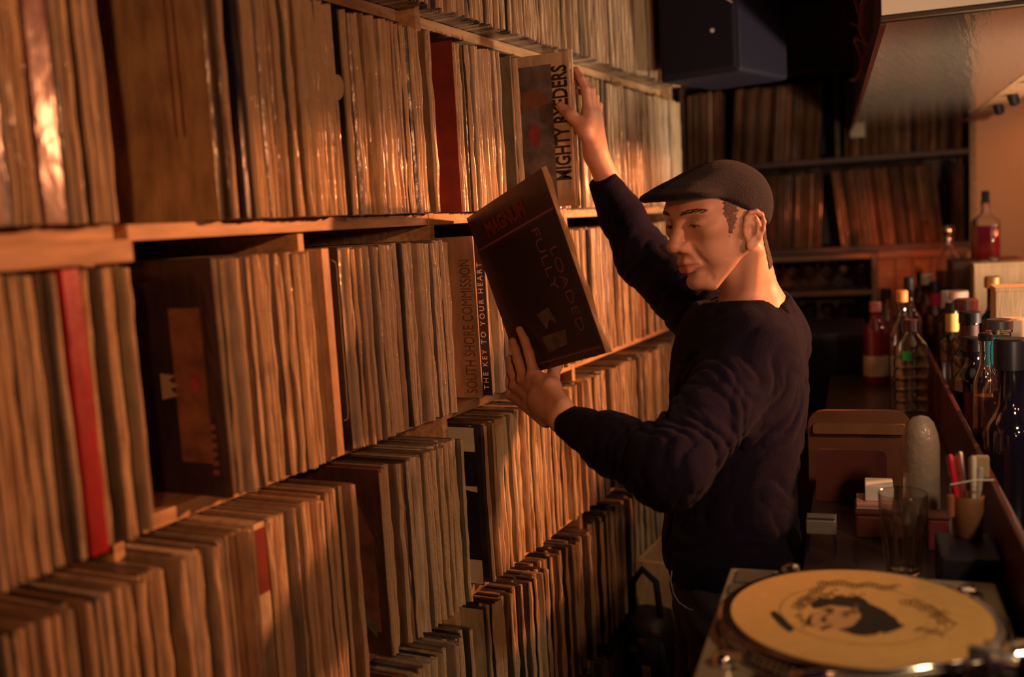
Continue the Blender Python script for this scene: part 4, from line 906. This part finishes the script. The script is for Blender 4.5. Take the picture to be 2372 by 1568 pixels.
def head_prims(b):
    he(b, -.002, 0, .018, .088, .074, .070); he(b, .036, 0, .030, .055, .063, .050, .02)
    he(b, .040, 0, -.020, .050, .056, .075, .02)
    for s in (1, -1):
        he(b, .060, .043 * s, -.010, .024, .020, .017, .016)                                     # cheekbone
        b.cone(h_(.006, .057 * s, -.045), h_(.064, .022 * s, -.105), .015, .014, .022)            # jaw
        b.cone(h_(.004, .060 * s, -.015), h_(.006, .057 * s, -.045), .014, .015, .02)
        he(b, .055, .036 * s, -.045, .024, .017, .026, .018)                                     # cheek
    he(b, .077, 0, -.100, .016, .020, .015, .016); he(b, .074, 0, -.050, .025, .029, .030, .016)
    b.cone(h_(.086, .012, .026), h_(.071, .046, .024), .0085, .009, .014); b.cone(h_(.086, -.012, .026), h_(.071, -.046, .024), .0085, .009, .014)
    for s in (1, -1):
        he(b, .102, .034 * s, .006, .017, .016, .012, .012, 's')                                  # socket
        he(b, .0765, .0315 * s, .004, .0138, .0165, .0125, .006)                                 # lids over the eye
        he(b, .0935, .035 * s, .0115, .008, .018, .0014, .004, 's', rot('x', -6 * s))              # upper fold
        he(b, .0925, .0335 * s, .0010, .008, .0130, .0021, .0012, 's', rot('x', -5 * s))          # opening, half shut
    b.chain([h_(.085, 0, .024), h_(.093, 0, .004), h_(.104, 0, -.014), h_(.112, 0, -.026)], [.0085, .0075, .0085, .0100], .010)
    he(b, .113, 0, -.029, .0115, .0120, .0100, .008)
    for s in (1, -1):
        he(b, .100, .0130 * s, -.034, .0125, .0075, .0090, .006)
        he(b, .106, .0075 * s, -.0430, .0062, .0036, .0045, .003, 's')                            # nostril
        b.cone(h_(.096, .0215 * s, -.030), h_(.084, .034 * s, -.066), .0030, .0036, .007, 's')     # fold from nose to mouth
        b.cone(h_(.084, .034 * s, -.066), h_(.072, .034 * s, -.094), .0032, .0016, .008, 's')
    b.cone(h_(.101, 0, -.046), h_(.102, 0, -.053), .0018, .0026, .004, 's')
    # lips
    b.chain([h_(.086, -.023, -.0655), h_(.0985, -.006, -.0595), h_(.0985, .006, -.0595), h_(.086, .023, -.0655)], [.0030, .0062, .0062, .0030], .006)
    b.chain([h_(.086, -.021, -.0680), h_(.0955, -.007, -.0725), h_(.0955, .007, -.0725), h_(.086, .021, -.0680)], [.0030, .0068, .0068, .0030], .006)
    b.chain([h_(.088, -.026, -.0665), h_(.1045, -.008, -.0665), h_(.1052, 0, -.0675), h_(.1045, .008, -.0665), h_(.088, .026, -.0665)], [.0008, .0014, .0014, .0014, .0008], .0035, 's')
    b.cone(h_(.093, -.012, -.0850), h_(.093, .012, -.0850), .003, .003, .009, 's')
    for s in (1, -1): ear(b, s)
def ear(b, s):
    E0 = np.array([.006, .0790 * s, -.027])                       # ear centre; its own axes lean back and outwards
    ER = rot('y', -14) @ rot('z', -20 * s)
    def e_(x, y, z): return h_(*(E0 + ER @ np.array([x, y * s, z])))
    b.ell(e_(-.001, .002, .0), (.0155, .0035, .027), HR @ ER, .006)
    ring_ = [(.010, -.001, -.004), (.013, .003, .008), (.0125, .006, .020), (.006, .008, .0285), (-.004, .009, .0305), (-.013, .009, .025), (-.0175, .009, .013), (-.017, .008, .0), (-.012, .006, -.014), (-.006, .0035, -.024)]
    b.chain([e_(*q) for q in ring_], [.0030, .0034, .0036, .0038, .0040, .0040, .0040, .0038, .0035, .0045], .003)
    b.chain([e_(-.004, .006, .020), e_(-.009, .0075, .008), e_(-.007, .0065, -.006), e_(.001, .005, -.014)], [.002, .0030, .0034, .0026], .004)
    b.cone(e_(.013, .001, -.002), e_(.0115, .003, -.010), .0032, .0036, .004)                       # tragus
    b.ell(e_(.002, .004, -.027), (.0085, .0040, .0100), HR @ ER, .005)                            # lobe
    b.ell(e_(.003, .0080, -.002), (.0070, .0085, .0110), HR @ ER, .003, 's')
    b.ell(e_(-.0128, .0095, .010), (.0024, .0060, .014), HR @ ER, .002, 's'); b.ell(e_(.002, .0090, .019), (.0060, .0065, .0050), HR @ ER, .002, 's')
body = SDF()
head_prims(body)
# neck
body.cone(h_(-.026, 0, -.045), NECK + [0, 0, -.02], .050, .046, .03)
body.cone(h_(-.016, .054, -.070), NECK + SV * -.030 + FT * .032 + [0, 0, -.03], .013, .012, .020); body.cone(h_(-.016, -.054, -.070), NECK + SV * .030 + FT * .032 + [0, 0, -.03], .012, .012, .020)
body.cone(h_(.004, 0, -.086), NECK + FT * .014 + [0, 0, -.015], .020, .018, .022)
body.cone(NECK + [0, 0, -.02], SHL + [0, 0, .03], .045, .045, .03); body.cone(NECK + [0, 0, -.02], SHR + [0, 0, .02], .045, .045, .03)
# trunk and legs
body.ell(CHEST + [0, 0, .06], (.075, .130, .09), TR_, .04)          # the rest of the trunk is wholly inside the clothes
FEET = []
for s in (-1, 1):
    hp_ = HIP + SV * .085 * s + [0, 0, -.05]; kn = np.array([hp_[0], hp_[1], .50]) + FT * .02; an_ = np.array([hp_[0], hp_[1], .085]) - FT * .01
    FEET.append((hp_, kn, an_))
# arms
body.chain([SHL, ELL_, WRL], [.050, .038, .0235], .02); body.chain([SHR, ELR, WRR], [.050, .036, .0235], .02)
def zface(px, py):                                              # depth of the held cover's face at a pixel
    r = ray(px, py); return ((HC - EYE) @ HN) / (r @ HN)
# left hand: fingers over the face, thumb behind
def lf(px, py, off): return at(px, py, zface(px, py)) + HN * off
LM = [lf(1259, 862, .020), lf(1238, 868, .023), lf(1219, 884, .022), lf(1207, 905, .020)]             # knuckles
LF = [[LM[0], lf(1243, 812, .0165), lf(1228, 783, .0120), lf(1214, 760, .0098)],
      [LM[1], lf(1218, 826, .0175), lf(1207, 804, .0130), lf(1198, 787, .0098)],
      [LM[2], lf(1203, 856, .016), lf(1196, 840, .0115), lf(1190, 826, .009)],
      [LM[3], lf(1197, 886, .016), lf(1193, 874, .013), lf(1190, 864, .011)]]
FR = [(.0102, .0090, .0080, .0068), (.0104, .0092, .0082, .0070), (.0098, .0086, .0077, .0066), (.0086, .0076, .0068, .0058)]
wr = WRL
for i in range(4):
    carp = wr + (LM[i] - wr) * .18 + (LM[0] - LM[3]) * (.25 - .17 * i)
    body.cone(carp, LM[i], .0165, .0112, .012)
    body.chain(LF[i], FR[i], .0035)
    body.ell(LM[i] + HN * .003, (.010, .010, .009), None, .008)
body.cone(wr, (LM[0] + LM[1] + LM[2] + LM[3]) / 4 * .5 + wr * .5, .0225, .024, .012)
th0 = wr + (LM[0] - wr) * .22 + HE * .010; th1 = at(1267, 900, 1.735) - HN * .010
th2 = lf(1257, 862, -.0265); th3 = lf(1250, 826, -.020)
body.chain([th0, th1, th2, th3], [.0165, .0140, .0112, .0088], .008)
body.cone(th1, LM[0], .0115, .0085, .014)
# right hand: thumb on the cover, fingers round its back
RM_ = [np.array(q) for q in ((.146, 1.932, 1.782), (.146, 1.951, 1.780), (.147, 1.968, 1.774), (.148, 1.984, 1.766))]
RFN = [[RM_[0], at_y(1356, 208, 1.938), at_y(1346, 183, 1.938), at_y(1334, 162, 1.940)],
       [RM_[1], np.array((.146, 1.956, 1.832)), np.array((.124, 1.952, 1.862)), np.array((.100, 1.946, 1.874))],
       [RM_[2], np.array((.147, 1.976, 1.820)), np.array((.125, 1.970, 1.848)), np.array((.100, 1.958, 1.858))],
       [RM_[3], np.array((.148, 1.992, 1.804)), np.array((.130, 1.986, 1.826)), np.array((.110, 1.974, 1.836))]]
for i in range(4):
    carp = WRR + (RM_[i] - WRR) * .2 + np.array([0, (i - 1.5) * .008, 0])
    body.cone(carp, RM_[i], .0160, .0110, .012); body.chain(RFN[i], FR[i], .0035)
body.cone(WRR, (RM_[1] + RM_[2]) / 2, .0215, .019, .014)
t0 = WRR + np.array([-.004, -.012, .020]); t1 = at_y(1354, 300, 1.906); t2 = at_y(1322, 266, 1.9005); t3 = at_y(1298, 246, 1.9070)
body.chain([t0, t1, t2, t3], [.0160, .0138, .0115, .0095], .008); body.cone(t1, RM_[0], .0120, .0105, .016)

SKIN = np.array([.60, .34, .23])
def skin_col(V):
    q = (V - HEADC) @ HR; c = np.tile(SKIN, (len(V), 1))
    def blend(mask, col): c[:] = c * (1 - mask[:, None]) + np.array(col) * mask[:, None]
    g = lambda x, y, z, rx, ry, rz: np.exp(-(((q[:, 0] - x) / rx) ** 2 + ((np.abs(q[:, 1]) - y) / ry) ** 2 + ((q[:, 2] - z) / rz) ** 2))
    lip = np.clip(1.9 * g(.098, .0, -.0665, .018, .0175, .0085), 0, 1); blend(lip * .75, (.46, .13, .11))
    blend(g(.116, 0, -.03, .014, .016, .014) * .35, (.58, .25, .18)); blend(g(-.012, .085, .004, .03, .012, .035) * .45, (.60, .24, .16))
    blend(g(.07, .045, -.015, .03, .02, .02) * .2, (.60, .27, .19))
    # shaved moustache and chin
    blend(g(.095, .0, -.05, .02, .02, .006) * .18, (.30, .20, .16)); blend(g(.085, .0, -.09, .03, .025, .014) * .15, (.32, .21, .17))
    for i, (x, y, z) in enumerate(((.055, .055, -.030), (.05, .052, -.062), (.047, .058, -.022), (.03, .055, -.085))): blend((np.linalg.norm(q - np.array([x, y, z]), axis=1) < .0022).astype(float) * .5, (.2, .09, .06))
    hd_ = np.minimum(np.linalg.norm(V - LM[1], axis=1), np.linalg.norm(V - RM_[0], axis=1)); k = (hd_ < .14) * .25
    tips = np.min([np.linalg.norm(V - f[3], axis=1) for f in LF + RFN] + [np.linalg.norm(V - th3, axis=1), np.linalg.norm(V - t3, axis=1)], axis=0)
    blend(np.clip(1 - tips / .02, 0, 1) * .35, (.62, .27, .20)); return c
m_skin = mat('skin', tuple(SKIN), .48, attr='Col', bump=.06, bscale=260, spec=.45)
b_ = m_skin.node_tree.nodes['Principled BSDF']; b_.inputs['Subsurface Weight'].default_value = .12; b_.inputs['Subsurface Radius'].default_value = (.012, .005, .003); b_.inputs['Subsurface Scale'].default_value = .5
FOOT = np.array([HIP[0], HIP[1], 0.0])
man = empty('person', FOOT, 'person in flat cap and dark sweatshirt pulling a record off the shelf', 'person')
sdf_obj('body', body, .0016, (.02, 1.35, .02), (.72, 2.25, 1.92), m_skin, man, skin_col)
# eyes, brows, lashes
def skin_at(p, d):
    """walk from outside towards the face until the skin is met"""
    p = np.array(p, float); d = _n(d); p = p - d * .03
    pr = [x for x in body.p if np.linalg.norm(p - x[1]) < x[2] + .06]
    for _ in range(40):
        e = float(body.ev(p[None, :], pr)[0])
        if e < .0002: break
        p = p + d * max(e * .8, .0002)
    return p
m_eye = mat('eye_white', (.62, .52, .46), .15, coat=.6); m_iris = mat('iris', (.018, .010, .008), .12, coat=.8)
m_hair = mat('dark_brown_hair', (.15, .088, .056), .55, bump=.8, bscale=600)
for s in (1, -1):
    ec = h_(.0785, .0315 * s, .0030); gz = _n(HR @ np.array([.93, 0, -.20]))
    g = MB().lathe([(.0114 * math.sin(a), -.0114 * math.cos(a)) for a in np.linspace(.02, 3.1, 14)], ec, 20).build('eyeball', m_eye, man, smooth=True)
    Mx = frame(np.cross(gz, [.1, .2, 1]), np.cross(gz, np.cross(gz, [.1, .2, 1]))); Mx = Mx if Mx[:, 2] @ gz > 0 else Mx @ np.diag([1, -1, -1])
    MB().lathe([(.0056, .0101), (.0046, .0107), (.0026, .01135), (.0005, .0116)], ec, 18, M=Mx).build('iris', m_iris, g, smooth=True)
    MB().tube([skin_at(h_(.09, y_ * s, z_), HR @ np.array([-1, -(y_ - .03) * 22 * s, 0])) for y_, z_ in ((.0195, .0012), (.025, .0030), (.0315, .0036), (.039, .0028), (.0455, .0004), (.050, -.0015))], [.0005, .0009, .0012, .0013, .0010, .0004], 6).build('eyelashes', m_hair, man, smooth=True)
    br = MB()
    for k in range(64):
        u = k / 63; x, y, z = .0935 - .018 * u ** 1.5, (.012 + .040 * u), .0245 + .004 * math.sin(u * 2.6) - .003 * u; jz = RND.uniform(-.0030, .0030)
        dn = HR @ np.array([-1, -(.15 + .8 * u) * s, 0]); p = skin_at(h_(x, y * s, z + jz), dn); p2 = skin_at(h_(x - .0015 - .002 * u, (y + .0065) * s, z + jz + .0012 - .0012 * u), dn); br.tube([p, (p + p2) / 2 - dn * .0006, p2], [.0005, .0005, .0002], 4)
    e = br.build('eyebrow', mat('brow_hair', (.055, .030, .020), .6), man); 
# short hair below the cap
hair = SDF(); head_prims_done = len(hair.p)
he(hair, -.002, 0, .018, .0900, .0756, .0718); he(hair, .036, 0, .030, .0570, .0646, .0518, .02); hair.cone(h_(-.026, 0, -.045), NECK + [0, 0, -.02], .0518, .0470, .03)
for s in (1, -1): hair.cone(h_(.022, .0600 * s, -.012), h_(.026, .0575 * s, -.045), .0150, .0140, .02)
def hair_post(P, d):
    q = (P - HEADC) @ HR
    d = d + .0009 * np.sin(q[..., 2] * 900 + 4 * np.sin(q[..., 0] * 300)) * np.sin(q[..., 0] * 1300 + q[..., 1] * 900)
    k = np.sqrt(((q[..., 0] - .042 + .25 * (q[..., 2] + .01)) / (.010 + .16 * np.clip(q[..., 2] + .01, 0, .04))) ** 2 + ((q[..., 2] - .002) / .046) ** 2) - 1 + .25 * np.sin(q[..., 2] * 700) * np.sin(q[..., 0] * 500)      # sideburn
    k1 = np.where(np.abs(q[..., 1]) > .04, k * .016, 1.0)
    back = np.maximum(q[..., 0] + .045, -(q[..., 2] + .098 + .3 * (q[..., 0] + .09)))            # nape
    top = -(q[..., 2] - .004 - .63 * q[..., 0])
    reg = np.minimum(np.minimum(k1, back), np.where(q[..., 0] < .05, top, 1.0)); return np.maximum(d, reg)
hair.post = hair_post
def hair_col(V):
    q = (V - HEADC) @ HR; f = np.clip((q[:, 0] + .02) / .03, 0, 1)[:, None] * np.clip(1.25 - (q[:, 2:3] + .03) / .09, .35, 1)
    return np.array([.060, .034, .024]) * (1 - f) + np.array([.34, .19, .125]) * f
sdf_obj('hair', hair, .0024, HEADC - .16, HEADC + .16, mat('cropped_hair', (.1, .06, .04), .6, bump=.8, bscale=600, attr='Col', var=.5, vscale=300), man, hair_col)
# flat cap
cap = SDF(); CT = rot('y', 13)
he(cap, .0, 0, .018, .096, .084, .076); he(cap, -.028, 0, .008, .066, .078, .074, .01); he(cap, .058, 0, .050, .074, .069, .032, .02, 'u', rot('y', -4))
cap.plane(h_(.0, 0, .004), HR @ np.array([.63, 0, -1]), .006)
he(cap, .080, 0, .0520, .063, .078, .0170, .010, 'u', rot('y', -11))
he(cap, .076, 0, .0395, .060, .0745, .0205, .003, 's', rot('y', -11))
def cap_post(P, d):
    q = (P - HEADC) @ HR; return d + .0008 * np.sin(q[..., 1] * 150 + 3) * np.clip((q[..., 2] - .04) * 20, 0, 1) + np.where(np.abs(q[..., 1]) < .0012, .0010, 0) * np.clip((q[..., 2] - .05) * 40, 0, 1)
cap.post = cap_post
cp = sdf_obj('flat_cap', cap, .0024, HEADC - .2, HEADC + .2, mat('cap_wool', (.011, .009, .015), .9, bump=.9, bscale=420, sheen=.08, spec=.25, var=.3, vscale=90), man)
MB().lathe([(.007, 0), (.006, .002), (.0005, .0035)], h_(.004, 0, .0935), 12, M=HR).build('cap_button', bpy.data.materials['cap_wool'], cp, smooth=True)

# sweatshirt
sw = SDF(); NA = _n(np.array(h_(-.02, 0, -.04)) - NECK)
sw.ell(CHEST, (.112, .172, .195), TR_, .05); sw.ell(CHEST - FT * .035 + [0, 0, .02], (.085, .150, .175), TR_, .04); sw.ell(BELLY, (.110, .150, .20), TR_, .06); sw.ell(HIP + [0, 0, .035], (.112, .150, .115), TR_, .05)
sw.cone(NECK + [0, 0, -.062] - FT * .012, SHL + [0, 0, .010], .056, .054, .04); sw.cone(NECK + [0, 0, -.062] - FT * .012, SHR + [0, 0, .0], .056, .054, .04); sw.cone(NECK - NA * .075, NECK - NA * .004, .062, .0505, .03)
uL = _n(ELL_ - SHL); wL = _n(WRL - ELL_); uR = _n(ELR - SHR); wR = _n(WRR - ELR)
CUL = at(1312, 976, 1.688) ; CUR = at(1394, 414, 2.045)
dL = _n(WRL - ELL_)
sw.cone(SHL, ELL_, .070, .058, .04); sw.cone(ELL_, ELL_ + (CUL - ELL_) * .52, .056, .050, .03); sw.cone(ELL_ + (CUL - ELL_) * .50, ELL_ + (CUL - ELL_) * .80, .048, .034, .02)
sw.capped(ELL_ + (CUL - ELL_) * .74, CUL, .034, .0285, .012)
sw.cone(SHR, ELR, .068, .056, .04); sw.cone(ELR, ELR + (CUR - ELR) * .55, .054, .044, .03); sw.cone(ELR + (CUR - ELR) * .55, ELR + (CUR - ELR) * .80, .043, .033, .02); sw.capped(ELR + (CUR - ELR) * .72, CUR, .034, .0290, .012)
sw.plane(HIP + [0, 0, -.045], [0, 0, -1], .006)
sw.capped(NECK + NA * -.045, NECK + NA * .0, .0435, .0435, .004, 's'); sw.capped(NECK + NA * -.002, NECK + NA * .13, .105, .110, .004, 's')
ARMP = at(1640, 905, 1.68)
def folds(P, d):
    def wv(c, r, ax, lam, amp, ax2, ph=0., bend=2.2):
        q = P - c; w = np.exp(-(q ** 2).sum(-1) / (r * r)); s = q @ ax; t = q @ ax2
        nz = np.sin(P[..., 0] * 41 + 2 * np.sin(P[..., 1] * 33)) + np.sin(P[..., 1] * 37 + 2.5 * np.sin(P[..., 2] * 29 + ph)); x = np.sin(2 * np.pi * s / lam + bend * np.sin(t * 17 + ph) + 1.1 * nz + ph); return amp * w * (1 - np.abs(x)) ** 1.6
    d0 = d
    near = np.abs(d) < .03
    e = wv(ELL_ + wL * .04, .095, _n(wL + .5 * uL), .056, .0085, np.array([0, 0, 1.0]), .4) + wv(ELL_ - uL * .06, .10, _n(wL * .7 + uL), .064, .0080, np.array([0, 0, 1.0]), 1.7)
    e = e + wv(ELL_ + wL * .15, .06, wL, .042, .0035, np.array([0, 0, 1.0]), 2.2) + wv(ARMP, .12, _n(uL * .6 + np.array([0, 0, 1.0]) * .8), .072, .0090, FT, .2, 1.2)
    e = e + wv(SHR + uR * .08, .13, _n(uR + .3 * np.array([0, 0, 1.0])), .075, .007, FT, .9, 1.3) + wv(ELR, .10, _n(uR + wR), .06, .005, FT, .1)
    e = e + wv(BELLY + FT * .02, .24, _n(np.array([0, 0, 1.0]) * .9 + FT * .5), .10, .0055, SV, 1.1, 1.4) + wv(CHEST - FT * .08, .20, _n(np.array([0, 0, 1.0]) * .5 + FT * .9 + SV * .4), .11, .0055, np.array([0, 0, 1.0]), .3, 1.0)
    e = e + wv(HIP + [0, 0, .03], .2, np.array([0, 0, 1.0]), .07, .003, SV, .7, 1.2)
    d = d + e - .002
    # collar and hem ribs
    hz = P[..., 2] - (HIP[2] - .045); d = d + np.where((hz < .055) & (hz > -.01), .0035, 0)
    q = P - NECK; hh = q @ NA; rr_ = np.sqrt(np.maximum((q ** 2).sum(-1) - hh * hh, 0)); d = d - .0022 * ((rr_ < .060) & (hh > -.05))
    return d
sw.post = folds
m_sw = mat('navy_sweatshirt', (.0058, .0036, .0150), .95, bump=.4, bscale=380, sheen=.02, spec=.15, var=.2, vscale=50)
sdf_obj('sweatshirt', sw, .0036, (.10, 1.30, .84), (.76, 2.25, 1.75), m_sw, man, smooth_it=1)
# jeans
jn = SDF(); jn.ell(HIP + [0, 0, -.02], (.104, .150, .125), TR_, .04)
for hp_, kn, an_ in FEET: jn.chain([hp_, kn, an_ + [0, 0, -.02]], [.094, .072, .064], .03)
jn.plane((0, 0, .055), (0, 0, -1), .004)
def jf(P, d): return d + .003 * np.sin(P[..., 2] * 60 + 5 * np.sin(P[..., 1] * 20)) * (P[..., 2] < .75) + .002 * np.sin(P[..., 2] * 130 + P[..., 0] * 60)
jn.post = jf
sdf_obj('jeans', jn, .006, (.2, 1.4, .0), (.75, 2.05, 1.0), mat('dark_denim', (.016, .017, .034), .85, bump=.5, bscale=500), man, smooth_it=1)
ch = [at(1556, 1322, 1.63), at(1553, 1345, 1.62), at(1560, 1375, 1.615), at(1572, 1395, 1.612), at(1590, 1408, 1.612), at(1606, 1414, 1.615)]
MB().tube(ch, .0013, 6).build('wallet_chain', mat('dull_chain', (.10, .095, .11), .5, .8), man)
for hp_, kn, an_ in FEET:
    a = np.array([an_[0], an_[1], .0]); sh = SDF(); sh.cone(a + [0, 0, .05] - FT * .03, a + FT * .15 + [0, 0, .038], .044, .036, .02); sh.cone(a + [0, 0, .09], a + [0, 0, .05], .046, .046, .02); sh.plane((0, 0, .004), (0, 0, -1), .003)
    sdf_obj('shoe', sh, .006, a - .15 + [0, 0, .1], a + [.25, .25, .2], M['matte'], man)
